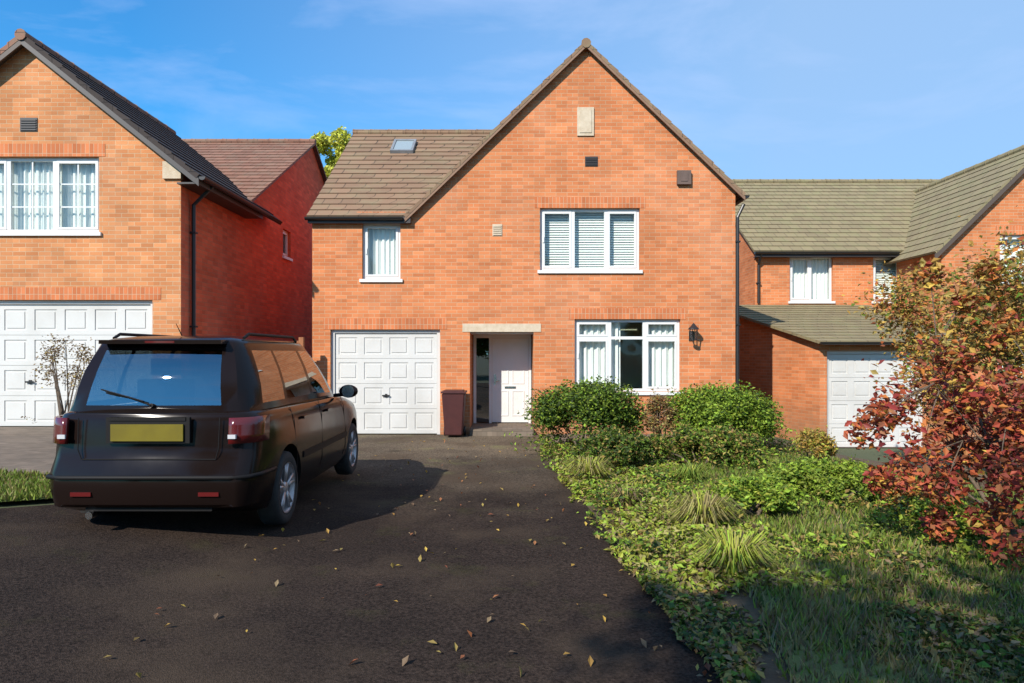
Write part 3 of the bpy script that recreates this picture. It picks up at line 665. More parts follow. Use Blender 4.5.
# garage lean-to
YG = 15.0; TG = TF(YG); gd = (6.92,9.06,gr,1.72); GX = 9.75; zt = 1.95; zb = 2.98
wall(mb, TG, [(LX,zt),(GX,zt)], gr-0.1, [gd])
GL = 5.55
mb.face([(LX,YG,gr-0.1),(LX,YG,zt),(GL,YR,zb),(GL,YR,gr-0.1)], 0, [(0,gr-0.1),(0,zt),(4.18,zb),(4.18,gr-0.1)])
mb.face([(GL,YR,gr-0.1),(GL,YR,zb),(LX,YR,zb),(LX,YR,gr-0.1)])
mb.face([(GX,YG,gr-0.1),(GX,YR,gr-0.1),(GX,YR,zb),(GX,YG,zt)])
# gable wing
YW = 17.0; TW = TF(YW); WX0, WX1 = 10.7, 15.9; AW = (13.3, 6.92); ZW = 4.36
ww = (12.15,14.45,3.45,4.62); wg = (12.1,14.5,0.55,1.85)
wall(mb, TW, [(WX0,ZW),AW,(WX1,ZW)], gr-0.1, [ww, wg])
wall(mb, TL(WX0), [(YW,ZW),(YR,ZW)], gr-0.1, []); wall(mb, TR(WX1), [(YW,ZW),(YR,ZW)], gr-0.1, [])
mb.build('wall', [M['brick'], M['brick_red']], RH)
window(RH, T, *w1, lights=2, cover='curtain'); window(RH, T, *w2, lights=1, cover='blind')
window(RH, TW, *ww, lights=3, cover='curtain'); window(RH, TW, *wg, lights=3, cover='open')
garage_door(RH, TG, *gd, cols=4)
s3 = (RZR-ZER)/(YRR-YR)
ro = roof_slab(RH, 'roof', (LX-0.1, YR-0.25, ZER-0.25*s3+0.03), (24, YR-0.25, ZER-0.25*s3+0.03), (24, YRR, RZR+0.03), (LX-0.1, YRR, RZR+0.03), M['tile_r'])
roof_slab(RH, 'roof', (24, 27.6, ZER-0.25*s3+0.03), (LX-0.1, 27.6, ZER-0.25*s3+0.03), (LX-0.1, YRR, RZR+0.03), (24, YRR, RZR+0.03), M['tile_r'])
ridge(RH, (LX-0.12, YRR, RZR+0.05), (24, YRR, RZR+0.05), M['tile_r'], ro)
gutter(RH, (LX-0.1, YR-0.28, ZER-0.17), (WX0-0.1, YR-0.28, ZER-0.17)); fs = MB(); fs.box(LX-0.05, WX0-0.05, YR-0.24, YR-0.21, ZER-0.30, ZER-0.14); fs.box(LX-0.05, WX0-0.05, YR-0.21, YR-0.002, ZER-0.29, ZER-0.27); fs.build('fascia', M['fascia'], RH)
gsl = (AW[1]-ZW)/(AW[0]-WX0); azr = AW[1]+0.06
for sgn in (-1, 1):
    xe = AW[0]+sgn*(2.6+0.25); ze = azr-(2.85)*gsl
    roof_slab(RH, 'gable_roof', (xe, YW-0.15, ze), (xe, 19.8, ze), (AW[0], 22.5, azr), (AW[0], YW-0.15, azr), M['tile_r'])
    bargeboard(RH, TW, (AW[0], azr-0.05), (xe, ze-0.05), 0.16, d0=-0.145)
ridge(RH, (AW[0], YW-0.16, azr+0.01), (AW[0], 22.6, azr+0.01), M['tile_r'])
roof_slab(RH, 'garage_roof', (LX-0.12, YG-0.25, zt+0.03-0.06), (GX+0.12, YG-0.25, zt+0.03-0.06), (GX+0.12, YR-0.002, zb+0.04), (GL-0.12, YR-0.002, zb+0.04), M['tile_r'])
gutter(RH, (LX-0.1, YG-0.29, zt-0.04), (GX+0.1, YG-0.29, zt-0.04))
downpipe(RH, [(LX+0.08, YR-0.28, ZER-0.2), (LX+0.08, YR-0.06, ZER-0.5), (LX+0.08, YR-0.06, 3.06)])

# ------------------------------------------------------------------ side gate between the houses
M['cedar'] = noisy('cedar_board', (0.33,0.125,0.045), (0.24,0.085,0.032), 6, 0.75, 0.3)
gx0, gx1, gy_ = -5.80, -4.10, 13.45
gt = empty('wooden_gate', ((gx0+gx1)/2, gy_, 0.1), 'orange-brown boarded wooden gate closing the gap between left and middle houses', 'gate')
bd = MB(); n = 15
for i in range(n):
    x0 = gx0+0.10+i*(gx1-gx0-0.2)/n; bd.box(x0+0.002, x0+(gx1-gx0-0.2)/n-0.006, gy_, gy_+0.02, 0.12+ground(x0, gy_), 1.90+0.015*math.sin(i*2.3))
bd.build('board_panel', M['cedar'], gt)
for x in (gx0+0.05, gx1-0.05):
    p = MB(); p.box(x-0.045, x+0.045, gy_-0.03, gy_+0.06, 0.0, 1.98); p.build('post', M['cedar'], gt, bevel=0.008)
rl = MB()
for z in (0.55, 1.1, 1.65): rl.box(gx0+0.10, gx1-0.10, gy_+0.022, gy_+0.06, z-0.04, z+0.04)
rl.build('rail', M['cedar'], gt)
lt = MB(); lt.tube([(-4.5,gy_-0.02,1.1),(-4.5,gy_-0.05,1.1),(-4.38,gy_-0.05,1.1)], 0.009, 6); lt.build('latch', M['black_pvc'], gt)

# ------------------------------------------------------------------ wall lantern beside the bay window
T = TF(13.94); lx, lz = 3.66, 2.02
ln = empty('wall_lantern', (lx, 13.94, lz), 'black lantern on the brick wall right of the ground floor window', 'wall lamp')
br = MB(); br.obox(T, lx-0.05, lx+0.05, -0.02, -0.001, lz-0.10, lz+0.10); br.tube([(lx,13.92,lz-0.05),(lx,13.84,lz-0.11),(lx,13.76,lz-0.10)], 0.012, 8); br.build('bracket', M['black_pvc'], ln)
cg = MB()
for a_ in range(6):
    w = a_*math.pi/3; cg.tube([(lx+0.055*math.cos(w), 13.76+0.055*math.sin(w), lz-0.09),(lx+0.085*math.cos(w), 13.76+0.085*math.sin(w), lz+0.13)], 0.007, 5)
cg.lathe((lx,13.76,lz), (0,0,1), [(0.0,-0.10),(0.065,-0.10),(0.065,-0.085),(0.0,-0.085)], 12)
cg.lathe((lx,13.76,lz), (0,0,1), [(0.115,0.125),(0.10,0.15),(0.05,0.20),(0.02,0.24),(0.0,0.26)], 12)
cg.build('lantern_cage', M['black_pvc'], ln)
gl = MB(); gl.lathe((lx,13.76,lz), (0,0,1), [(0.05,-0.085),(0.078,0.125)], 6); gl.build('pane', M['glass'], ln)

# ------------------------------------------------------------------ maroon wheeled bin by the porch
M['maroon'] = noisy('maroon_plastic', (0.055,0.014,0.013), (0.07,0.018,0.016), 6, 0.5)
bx, by = -1.15, 13.58
B = empty('wheelie_bin', (bx, by, 0), 'dark red wheeled bin standing between garage door and porch', 'bin')
tb = MB(); w0, w1_, d0, d1, h = 0.17, 0.225, 0.20, 0.26, 0.88
lo = [(bx-w0,by-d0,0.05),(bx+w0,by-d0,0.05),(bx+w0,by+d0,0.05),(bx-w0,by+d0,0.05)]; hi = [(bx-w1_,by-d1,h),(bx+w1_,by-d1,h),(bx+w1_,by+d1,h),(bx-w1_,by+d1,h)]
tb.face(lo[::-1]); tb.face(hi)
for k in range(4): tb.face([lo[k], lo[(k+1)%4], hi[(k+1)%4], hi[k]])
b_ = tb.build('bin_body', M['maroon'], B); merge(b_); b_.modifiers.new('bevel','BEVEL').width = 0.02
ld = MB(); ld.box(bx-0.24, bx+0.24, by-0.28, by+0.27, h+0.002, h+0.035); ld.box(bx-0.19, bx+0.19, by-0.22, by+0.2, h+0.035, h+0.055); ld.build('lid', M['maroon'], B, bevel=0.012)
hd = MB(); hd.tube([(bx-0.18,by+0.27,h-0.02),(bx-0.18,by+0.33,h-0.01),(bx+0.18,by+0.33,h-0.01),(bx+0.18,by+0.27,h-0.02)], 0.014, 8); hd.build('handle', M['maroon'], B)
for sx in (-1, 1):
    wh = MB(); wh.lathe((bx+sx*0.20,by+0.20,0.10), (1,0,0), [(0,-0.022),(0.085,-0.022),(0.10,-0.014),(0.10,0.014),(0.085,0.022),(0,0.022)], 20); wh.build('wheel', M['black_pvc'], B)

# ------------------------------------------------------------------ CAR
def car_paint():
    m = mat('black_car_paint', (0.011,0.0065,0.0055), 0.2, spec=0.2, coat=0.0); N, K, b = nodes(m); b.inputs['Coat Roughness'].default_value = 0.12
    t = N.new('ShaderNodeTexCoord'); n = N.new('ShaderNodeTexNoise'); n.inputs['Scale'].default_value = 3; n.inputs['Detail'].default_value = 7
    r = N.new('ShaderNodeMapRange'); r.inputs['To Min'].default_value = 0.08; r.inputs['To Max'].default_value = 0.26
    K(t.outputs['Object'], n.inputs['Vector']); K(n.outputs['Fac'], r.inputs[0]); K(r.outputs[0], b.inputs['Roughness']); return m
M['paint'] = car_paint()
M['trim'] = mat('black_trim', (0.010,0.009,0.009), 0.6, spec=0.2)
M['tyre'] = noisy('tyre_rubber', (0.018,0.018,0.018), (0.03,0.028,0.026), 20, 0.85)
M['alloy'] = noisy('dusty_alloy', (0.42,0.38,0.37), (0.52,0.48,0.47), 8, 0.38); M['alloy'].node_tree.nodes['Principled BSDF'].inputs['Metallic'].default_value = 0.6
M['plate_y'] = noisy('yellow_plate', (0.17,0.135,0.012), (0.14,0.11,0.012), 5, 0.35)
M['tail'] = mat('red_lens', (0.10,0.008,0.008), 0.2, coat=0.5)
M['clear_lens'] = mat('clear_lens', (0.55,0.55,0.56), 0.12, coat=0.8)
M['seat'] = noisy('grey_seat', (0.05,0.05,0.052), (0.08,0.08,0.082), 12, 0.9)

def make_car(loc, rz=0.0):
    C = empty('parked_car', (0,0,0), 'black hatchback parked on the left driveway, rear end facing us', 'car')
    LEN = 4.12
    def W_(y):
        k = [(0,0.70),(0.05,0.775),(0.15,0.83),(0.4,0.865),(0.9,0.875),(3.1,0.875),(3.55,0.855),(3.85,0.79),(4.02,0.66),(4.12,0.42)]
        for (a,b),(c,d) in zip(k,k[1:]):
            if a<=y<=c: return lerp(b,d,(y-a)/(c-a))
        return k[-1][1]
    def ZB(y):
        k = [(0,0.985),(0.15,0.995),(1.0,0.985),(2.9,0.955),(3.1,0.93),(3.5,0.86),(3.85,0.76),(4.02,0.66),(4.12,0.54)]
        for (a,b),(c,d) in zip(k,k[1:]):
            if a<=y<=c: return lerp(b,d,(y-a)/(c-a))
        return k[-1][1]
    def sec(y):
        w = W_(y); zb = ZB(y); r = []
        for (fx, fz) in ((0.0,0.20),(0.80,0.20),(0.93,0.22),(0.975,0.30),(0.995,0.42),(1.0,0.55),(1.0,0.66),(0.995,0.76),(0.985,0.86),(0.965,0.93),(0.93,0.975),(0.86,0.995),(0.6,1.012),(0.0,1.03)):
            z = fz if fz < 0.5 else 0.5+(fz-0.5)*(zb-0.5)/(0.995-0.5)
            if fz <= 0.22 and (y < 0.3): z += 0.10*(1-y/0.3)
            if y > 3.8 and fz <= 0.22: z += 0.02
            if y > 3.9: z = max(z, 0.20) if fz > 0.3 else z
            off = 0.0
            if y < 0.5:
                bulge = sm(0.22,0.36,z)*(1-sm(0.60,0.66,z))
                off = (0.075*(1-bulge) + 0.03*max(0, z-0.66)/0.33)*(1-y/0.5)
            r.append((w*fx, y+off, z))
        return r
    ys = [0,0.02,0.06,0.12,0.22,0.36,0.5,0.7,0.9,1.2,1.5,1.9,2.3,2.7,2.95,3.1,3.3,3.5,3.7,3.85,3.95,4.02,4.08,4.12]
    mb = MB(); rings = []
    for y in ys:
        r = sec(y); full = r+[(-x,yy,z) for x,yy,z in r[-2:0:-1]]
        rings.append([mb.vert(*p) for p in full])
    n = len(rings[0])
    for a, b in zip(rings, rings[1:]):
        for k in range(n):
            mb.f.append((a[k], a[(k+1)%n], b[(k+1)%n], b[k])); mb.m.append(0); mb.uv.append(None)
    for rg, fl in ((rings[0], True), (rings[-1], False)):
        q = len(sec(0))
        for k in range(q-1):      # strips across the end
            i0, i1 = k, k+1; j0, j1 = (n-k) % n, (n-k-1) % n
            f = [rg[i0], rg[i1], rg[j1], rg[j0]]; f = list(dict.fromkeys(f))
            if len(f) >= 3: mb.f.append(tuple(f)); mb.m.append(0); mb.uv.append(None)
    body = mb.build('car_body', [M['paint'], M['trim']], C, smooth=True); merge(body, 1e-5)
    # wheel arches
    WY = (0.80, 3.32); WR = 0.305
    cut = MB()
    for y in WY:
        for sx in (-1, 1):
            c0 = cut; c0.lathe((sx*0.80, y, WR), (sx,0,0), [(0.0,-0.16),(0.365,-0.16),(0.365,0.2),(0.0,0.2)], 40)
    co = cut.build('arch_cutter', M['trim']); merge(co, 1e-5)
    bo = body.modifiers.new('b','BOOLEAN'); bo.operation = 'DIFFERENCE'; bo.object = co; bo.solver = 'EXACT'
    bpy.context.view_layer.update()
    dg = bpy.context.evaluated_depsgraph_get(); me = bpy.data.meshes.new_from_object(body.evaluated_get(dg))
    body.modifiers.clear(); body.data = me
    bpy.data.objects.remove(co)
    es = body.modifiers.new('es','EDGE_SPLIT'); es.split_angle = R(38)
    # cabin
    B_ = [(0,.115),(.55,.125),(.66,.16),(.735,.23),(.775,.42),(.79,.95),(.79,1.02),(.79,1.75),(.79,1.84),(.775,2.62),(.76,2.76),(.68,2.93),(.5,3.03),(0,3.09)]
    T_ = [(0,.33),(.47,.34),(.545,.36),(.585,.41),(.60,.56),(.61,.98),(.61,1.04),(.61,1.70),(.61,1.78),(.60,2.05),(.585,2.12),(.54,2.19),(.40,2.23),(0,2.26)]
    zb_ = [0.985 if p[1] < 2.5 else 0.955 for p in B_]
    HT = 1.50
    def P(i, t):
        (bx_, by_), (tx, ty) = B_[i], T_[i]; bul = 0.03*math.sin(math.pi*t)
        x = lerp(bx_, tx, t); y = lerp(by_, ty, t); z = lerp(zb_[i], HT, t)
        if bx_ > 0.6: x += bul
        if i <= 2: y -= bul*1.2
        if i >= 11: y += bul*0.8
        return Vector((x, y, z))
    LV = [0.0, 0.10, 0.35, 0.6, 0.80, 0.90, 1.0]
    glass_segs = {0:'rear_window', 4:'side_window', 6:'side_window', 8:'side_window', 11:'windscreen', 12:'windscreen'}
    cab = MB(); groups = {}
    mir = lambda p: Vector((-p.x, p.y, p.z))
    for i in range(13):
        for a, b in zip(LV, LV[1:]):
            q = [P(i,a), P(i+1,a), P(i+1,b), P(i,b)]
            g = i in glass_segs and a >= 0.10 and b <= 0.90
            for side in (1, -1):
                qq = q if side == 1 else [mir(p) for p in q][::-1]
                if g:
                    key = (glass_segs[i], i if glass_segs[i] == 'side_window' else 0, side if glass_segs[i] == 'side_window' else 0)
                    groups.setdefault(key, MB()).face(qq)
                else: cab.face(qq)
    # roof
    cx_, cy_ = 0, 1.28; prev = [P(i,1.0) for i in range(14)]; fullp = prev+[mir(p) for p in prev[-2:0:-1]]
    lev = [(1.0,0.0),(0.97,0.022),(0.90,0.042),(0.7,0.062),(0.4,0.075),(0.0,0.08)]
    rr = [[Vector((p.x*s_, cy_+(p.y-cy_)*s_, HT+dz)) for p in fullp] for s_, dz in lev]
    for a, b in zip(rr, rr[1:]):
        for k in range(len(a)): cab.face([a[k], a[(k+1)%len(a)], b[(k+1)%len(a)], b[k]])
    cb = cab.build('cabin', M['paint'], C, smooth=True); merge(cb, 1e-4); cb.modifiers.new('es','EDGE_SPLIT').split_angle = R(32)
    for (nm, i, sd), g in groups.items():
        o = g.build(nm, M['car_glass'], C, smooth=True); merge(o, 1e-4)
    # spoiler
    sp = MB(); sp.box(-0.50, 0.50, 0.23, 0.42, 1.495, 1.525); sp.build('spoiler', M['paint'], C, bevel=0.012)
    bl = MB(); bl.box(-0.12, 0.12, 0.226, 0.232, 1.502, 1.518); bl.build('brake_light', M['tail'], C)
    # tail lights: curved vertical clusters wrapping the corner
    for sx in (-1, 1):
        tl = MB(); prof = []
        for z in (0.76, 0.82, 0.89, 0.95):
            row = []
            for (x, yo) in ((0.63,0.005),(0.68,0.02),(0.735,0.055),(0.785,0.11),(0.812,0.19),(0.83,0.30)):
                base = 0.03 + 0.03*max(0,z-0.66)/0.33 - 0.005
                row.append((sx*(x+0.008 if yo < 0.1 else x+0.012), base+yo+0.0, z))
            prof.append(row)
        for a, b in zip(prof, prof[1:]):
            for k in range(len(a)-1): tl.face([a[k], a[k+1], b[k+1], b[k]])
        o = tl.build('tail_light', M['tail'], C, smooth=True); merge(o); sd_ = o.modifiers.new('s','SOLIDIFY'); sd_.thickness = 0.03; sd_.offset = 0
        rv = MB(); rv.box(min(sx*0.64,sx*0.70), max(sx*0.64,sx*0.70), 0.022, 0.06, 0.80, 0.83); rv.build('reversing_lens', M['clear_lens'], o, bevel=0.006)
    # number plate on the tailgate, its recess, handle strip and round badge
    rc = MB(); rc.box(-0.33, 0.33, 0.045, 0.075, 0.765, 0.955); rc.build('plate_recess', M['trim'], C, bevel=0.01)
    pl = MB(); pl.box(-0.285, 0.285, 0.028, 0.044, 0.782, 0.905); pl.build('number_plate', M['plate_y'], C, bevel=0.004)
    hs = MB(); hs.box(-0.30, 0.30, 0.038, 0.07, 0.930, 0.955); hs.build('tailgate_handle', M['trim'], C, bevel=0.006)
    # tailgate shut line and bumper strip
    sh = MB()
    for sx in (-1, 1): sh.tube([(sx*0.56,0.068,0.95),(sx*0.555,0.052,0.72),(sx*0.53,0.058,0.645)], 0.004, 6)
    sh.tube([(-0.53,0.058,0.645),(0.53,0.058,0.645)], 0.004, 6); sh.build('shut_line', M['trim'], C)
    bp = MB()
    pts = [(x, sec(y)[5][1], 0.50) for x, y in []]
    row = [(W_(0)*f, -0.006) for f in (-0.95,-0.5,0,0.5,0.95)]
    bp.tube([(-0.87,0.45,0.52),(-0.842,0.18,0.52),(-0.79,0.05,0.52),(-0.66,-0.004,0.52),(0,-0.006,0.52),(0.66,-0.004,0.52),(0.79,0.05,0.52),(0.842,0.18,0.52),(0.87,0.45,0.52)], 0.017, 8)
    bp.build('bumper_strip', M['trim'], C, smooth=True)
    lw = MB(); lw.box(-0.50, 0.50, 0.060, 0.12, 0.265, 0.335); lw.build('bumper_insert', M['trim'], C, bevel=0.015)
    for sx in (-1, 1):
        rf = MB(); rf.box(min(sx*0.42,sx*0.58), max(sx*0.42,sx*0.58), -0.006, 0.03, 0.385, 0.415); rf.build('reflector', M['tail'], C, bevel=0.006)
    ex = MB(); ex.tube([(-0.45,0.02,0.24),(-0.45,0.4,0.25)], 0.028, 14); ex.build('exhaust', M['chrome'], C)
    # rear wiper
    wp = MB(); wp.tube([(0.0,0.095,1.04),(-0.20,0.12,1.10),(-0.38,0.14,1.13)], 0.008, 6); wp.tube([(-0.06,0.09,1.07),(-0.42,0.135,1.155)], 0.006, 6); wp.lathe((0,0.115,1.035),(0,-1,0.2),[(0.016,-0.01),(0.016,0.02),(0.0,0.022)],12); wp.build('rear_wiper', M['trim'], C)
    an = MB(); an.tube([(0.0,0.60,1.57),(0.0,0.50,1.66)], [0.005,0.0025], 6); an.build('aerial', M['trim'], C)
    # side trims, seams, handles
    for sx in (-1, 1):
        tr = MB(); tr.box(min(sx*0.868,sx*0.884), max(sx*0.868,sx*0.884), 1.20, 2.90, 0.50, 0.555); tr.build('door_moulding', M['trim'], C, bevel=0.005)
        for (ya, yb) in ((1.02,0.95),(1.86,1.86),(2.86,2.78)):
            se = MB()
            se.tube([(sx*0.868,ya,0.30),(sx*0.876,ya,0.55),(sx*0.866,yb,0.86),(sx*0.825,yb,0.965)], 0.0035, 5)
            se.build('door_seam', M['trim'], C)
        for y in (1.18, 2.02):
            hh = MB(); hh.box(min(sx*0.862,sx*0.892), max(sx*0.862,sx*0.892), y, y+0.17, 0.845, 0.87); hh.build('door_handle', M['paint'], C, bevel=0.008)
        mi = MB(); 
        mi.lathe((sx*0.985,2.55,1.02),(0,1,0),[(0.0,-0.03),(0.085,-0.03),(0.095,0.0),(0.08,0.06),(0.03,0.10),(0.0,0.105)],16)
        mo = mi.build('wing_mirror', M['paint'], C, smooth=True)
        for v in mo.data.vertices:
            v.co.z = 1.02+(v.co.z-1.02)*0.75; v.co.x = sx*0.985+(v.co.x-sx*0.985)*1.15
        st_ = MB(); st_.tube([(sx*0.80,2.62,0.97),(sx*0.92,2.57,0.985)], 0.02, 8); st_.build('mirror_arm', M['trim'], mo)
        mg = MB(); mg.lathe((sx*0.985,2.517,1.02),(0,-1,0),[(0.0,0.0),(0.07,0.0)],16); mgo = mg.build('mirror_glass', M['chrome'], mo)
        hl = MB(); hl.lathe((sx*0.60,3.93,0.66),(sx*0.35,0.9,0.1),[(0.0,0.07),(0.08,0.055),(0.11,0.02),(0.12,-0.08)],20); hlo = hl.build('headlight', M['clear_lens'], C, smooth=True)
        rr_ = MB(); rr_.tube([(sx*0.56,0.55,1.545),(sx*0.565,0.65,1.58),(sx*0.565,1.85,1.58),(sx*0.555,1.98,1.54)], 0.013, 8); rr_.build('roof_rail', M['trim'], C)
    # wheels
    for y in WY:
        for sx in (-1, 1):
            wc = (sx*0.765, y, WR)
            t_ = MB(); t_.lathe(wc, (sx,0,0), [(0.205,0.088),(0.235,0.098),(0.275,0.098),(0.298,0.08),(0.305,0.04),(0.305,-0.04),(0.298,-0.08),(0.27,-0.098),(0.20,-0.09)], 44)
            wh = t_.build('wheel', M['tyre'], C, smooth=True)
            rm = MB(); rm.lathe(wc, (sx,0,0), [(0.205,0.090),(0.212,0.095),(0.198,0.085),(0.19,0.04),(0.185,-0.06)], 40)
            rm.lathe(wc, (sx,0,0), [(0.055,0.03),(0.055,0.075),(0.035,0.083),(0.0,0.084)], 20)
            for k in range(5):
                w = 2*math.pi*k/5+0.3
                for dw in (-0.16, 0.16):
                    a = Vector(wc)+Vector((sx*0.068, math.cos(w+dw*0.3)*0.045, math.sin(w+dw*0.3)*0.045)); b = Vector(wc)+Vector((sx*0.078, math.cos(w+dw)*0.198, math.sin(w+dw)*0.198))
                    rm.tube([a, b], [0.016, 0.013], 6)
            rm.build('rim', M['alloy'], wh, smooth=True)
            ds = MB(); ds.lathe(wc, (sx,0,0), [(0.0,0.0),(0.13,0.0),(0.13,-0.02)], 24); ds.build('brake_disc', M['lead'], wh)
            hbk = MB(); hbk.lathe(wc, (sx,0,0), [(0.19,-0.05),(0.0,-0.05)], 24); hbk.build('hub', M['trim'], wh)
    # interior
    fl = MB(); fl.box(-0.70, 0.70, 0.35, 2.95, 0.90, 0.93); fl.build('parcel_shelf', M['seat'], C)
    for (x, y, w) in ((-0.36,1.05,0.24),(0.36,1.05,0.24),(-0.36,1.95,0.25),(0.36,1.95,0.25)):
        se = MB(); se.box(x-w, x+w, y-0.06, y+0.06, 0.93, 1.20); so_ = se.build('seat_back', M['seat'], C, bevel=0.04)
        hr = MB(); hr.box(x-0.12, x+0.12, y-0.05, y+0.04, 1.24, 1.38); hr.box(x-0.05, x-0.04, y-0.01, y, 1.19, 1.25); hr.box(x+0.04, x+0.05, y-0.01, y, 1.19, 1.25); hr.build('headrest', M['seat'], so_, bevel=0.03)
    C.location = loc; C.rotation_euler = (0, 0, rz)
    return C
car = make_car((-2.96, 5.50, 0.075), R(0.0)); car.scale = (1.03, 1.03, 1.11)

# ------------------------------------------------------------------ foliage
rng = np.random.default_rng(11)
def unit(n):
    v = rng.normal(size=(n,3)); return v/np.linalg.norm(v, axis=1)[:,None]
def leaf_mesh(name, P, size, mats, weights, parent=None, up=0.25, aspect=0.55, jitter=0.5, mi=None, sub='crown'):
    """P: n x 3 leaf centres. each leaf is a bent rhombus of two faces"""
    n = len(P); d = unit(n); d[:,2] *= 0.6; d /= np.linalg.norm(d,axis=1)[:,None]
    nn = unit(n); nn[:,2] = np.abs(nn[:,2])+up; s = np.cross(d, nn); s /= np.linalg.norm(s,axis=1)[:,None]
    nn = np.cross(s, d); L_ = size*(1+jitter*rng.uniform(-1,1,n))[:,None]; w = L_*aspect*0.5
    a = P - d*L_*0.5; b = P + s*w + nn*L_*0.10; c = P + d*L_*0.5 - nn*L_*0.06; e = P - s*w + nn*L_*0.10
    V = np.stack([a,b,c,e], axis=1).reshape(-1,3)
    off = parent_world(parent) if parent else Vector((0,0,0)); V = V-np.array(off)
    i = np.arange(n)*4
    F = np.stack([np.stack([i,i+1,i+2],1), np.stack([i,i+2,i+3],1)],1).reshape(-1,3)
    me = bpy.data.meshes.new(name); me.from_pydata(V.tolist(), [], F.tolist())
    for m_ in mats: me.materials.append(LG[m_])
    if mi is None: mi = rng.choice(len(mats), size=n, p=np.array(weights)/sum(weights))
    me.polygons.foreach_set('material_index', np.repeat(mi,2).astype(np.int32)); me.update()
    o = bpy.data.objects.new(name, me); COL.objects.link(o)
    if parent: o.parent = parent
    return o
def clump_pts(centres, radii, n, shell=0.55):
    k = rng.integers(0, len(centres), n); r = rng.uniform(shell**3, 1, n)**(1/3)
    return np.array(centres)[k] + unit(n)*r[:,None]*np.array(radii)[k][:,None]*rng.uniform(0.85,1.15,(n,1))
def branch_tree(base, height, spread, seed, parent, trunk_r=0.1, forks=7, levels=2, first=0.3, name='trunk', multi=1, lean=(0,0)):
    rnd = random.Random(seed); mb = MB(); tips = []
    def limb(p, d, L_, r, lvl):
        pts = [p]; rs = [r]; n = 5; dd = Vector(d)
        for i in range(n):
            dd = (dd+Vector((rnd.uniform(-.16,.16), rnd.uniform(-.16,.16), rnd.uniform(-.02,.16)))).normalized()
            pts.append(pts[-1]+dd*L_/n); rs.append(r*(1-0.72*(i+1)/n))
        mb.tube(pts, rs, 7 if lvl == 0 else 5)
        if lvl >= levels: tips.extend(pts[2:]); return
        for k in range(forks):
            t = rnd.uniform(first if lvl == 0 else 0.3, 1.0)*n; i = min(int(t), n-1); q = pts[i].lerp(pts[i+1], t-i)
            a = rnd.uniform(0, 2*math.pi); side = Vector((math.cos(a), math.sin(a), rnd.uniform(0.1,0.8))).normalized()
            nd = (dd*0.45+side*spread).normalized(); limb(q, nd, L_*rnd.uniform(0.42,0.62), max(0.004, lerp(rs[i],rs[i+1],t-i)*0.6), lvl+1)
    for k in range(multi):
        a = 2*math.pi*k/multi+rnd.uniform(-.3,.3); tilt = 0.0 if multi == 1 else 0.35
        limb(Vector(base)+(Vector((math.cos(a),math.sin(a),0))*trunk_r if multi > 1 else Vector((0,0,0))), Vector((math.cos(a)*tilt+lean[0], math.sin(a)*tilt+lean[1], 1)).normalized(), height*0.72, trunk_r, 0)
    mb.build(name, M['bark'], parent, smooth=True)
    return tips
def gz_(x, y): return ground(x, y)

# clipped evergreen shrubs under the front window
def shrub(name, c, rad, n, mats, weights, label, cat, size=0.05, lumps=16, group=None, seed=0, stems=True):
    x, y = c; z = gz_(x,y); root = empty(name, (x,y,z), label, cat, group)
    rnd = random.Random(seed); cs = []; rs = []
    for k in range(lumps):
        a = rnd.uniform(0,2*math.pi); e_ = rnd.uniform(-0.15,1.0); rr_ = rnd.uniform(0.45,0.72)
        cs.append((x+rad[0]*rr_*math.cos(a)*math.cos(e_*1.3), y+rad[1]*rr_*math.sin(a)*math.cos(e_*1.3), z+rad[2]*(0.55+0.45*math.sin(e_*1.3)*rr_*1.3))); rs.append(rnd.uniform(0.26,0.42)*min(rad[0],rad[2]))
    P = clump_pts(cs, rs, n, 0.35)
    ns = max(4, n//260); A = rng.uniform(0,2*np.pi,ns); E = rng.uniform(0.05,1.35,ns)
    dv = np.stack([np.cos(A)*np.cos(E)*rad[0], np.sin(A)*np.cos(E)*rad[1], np.sin(E)*rad[2]*0.95],1)
    t_ = rng.uniform(0.75,1.22,(ns,14,1)); Q = (np.array([x,y,z+0.08])+dv[:,None,:]*t_ + rng.normal(0,0.022,(ns,14,3))).reshape(-1,3)
    P = np.concatenate([P,Q]); P[:,2] = np.maximum(P[:,2], z+0.04)
    leaf_mesh('foliage', P, size, mats, weights, root)
    if stems:
        mb = MB()
        for k in range(9):
            q = cs[k % len(cs)]; b0 = Vector((x+rnd.uniform(-.08,.08), y+rnd.uniform(-.08,.08), z-0.02)); mb.tube([b0, b0.lerp(Vector(q),0.5)+Vector((0,0,0.05)), Vector(q)], [0.016,0.011,0.005], 5)
        mb.build('stem', M['bark'], root)
    return root
shrub('evergreen_shrub', (1.22,11.4), (1.15,0.85,1.00), 21000, ['green','deep','bright'], [4,4,2], 'rounded dark green shrub beside the porch, under the left half of the window', 'shrub', 0.055, 34, seed=1)
shrub('evergreen_shrub', (3.45,11.4), (1.05,0.8,0.95), 19000, ['green','bright','deep'], [4,5,1], 'rounded bright green shrub below the wall lantern, nearest the house corner', 'shrub', 0.055, 30, seed=2)
shrub('dry_shrub', (2.45,11.3), (0.36,0.3,0.95), 2600, ['tan','olive','rust','straw'], [3,3,2,2], 'sparse brown twiggy shrub between the two green shrubs', 'shrub', 0.045, 14, seed=3)
shrub('low_shrub', (2.75,9.8), (1.05,0.7,0.50), 9500, ['green','olive','deep','bright'], [4,3,2,1], 'low spreading dull green shrub in front of the brown twiggy one', 'shrub', 0.05, 24, seed=4)
shrub('low_shrub', (1.45,9.6), (0.72,0.6,0.48), 6500, ['deep','green','olive'], [3,3,1], 'low dark green shrub on the drive edge in front of the porch shrub', 'shrub', 0.05, 18, seed=5)
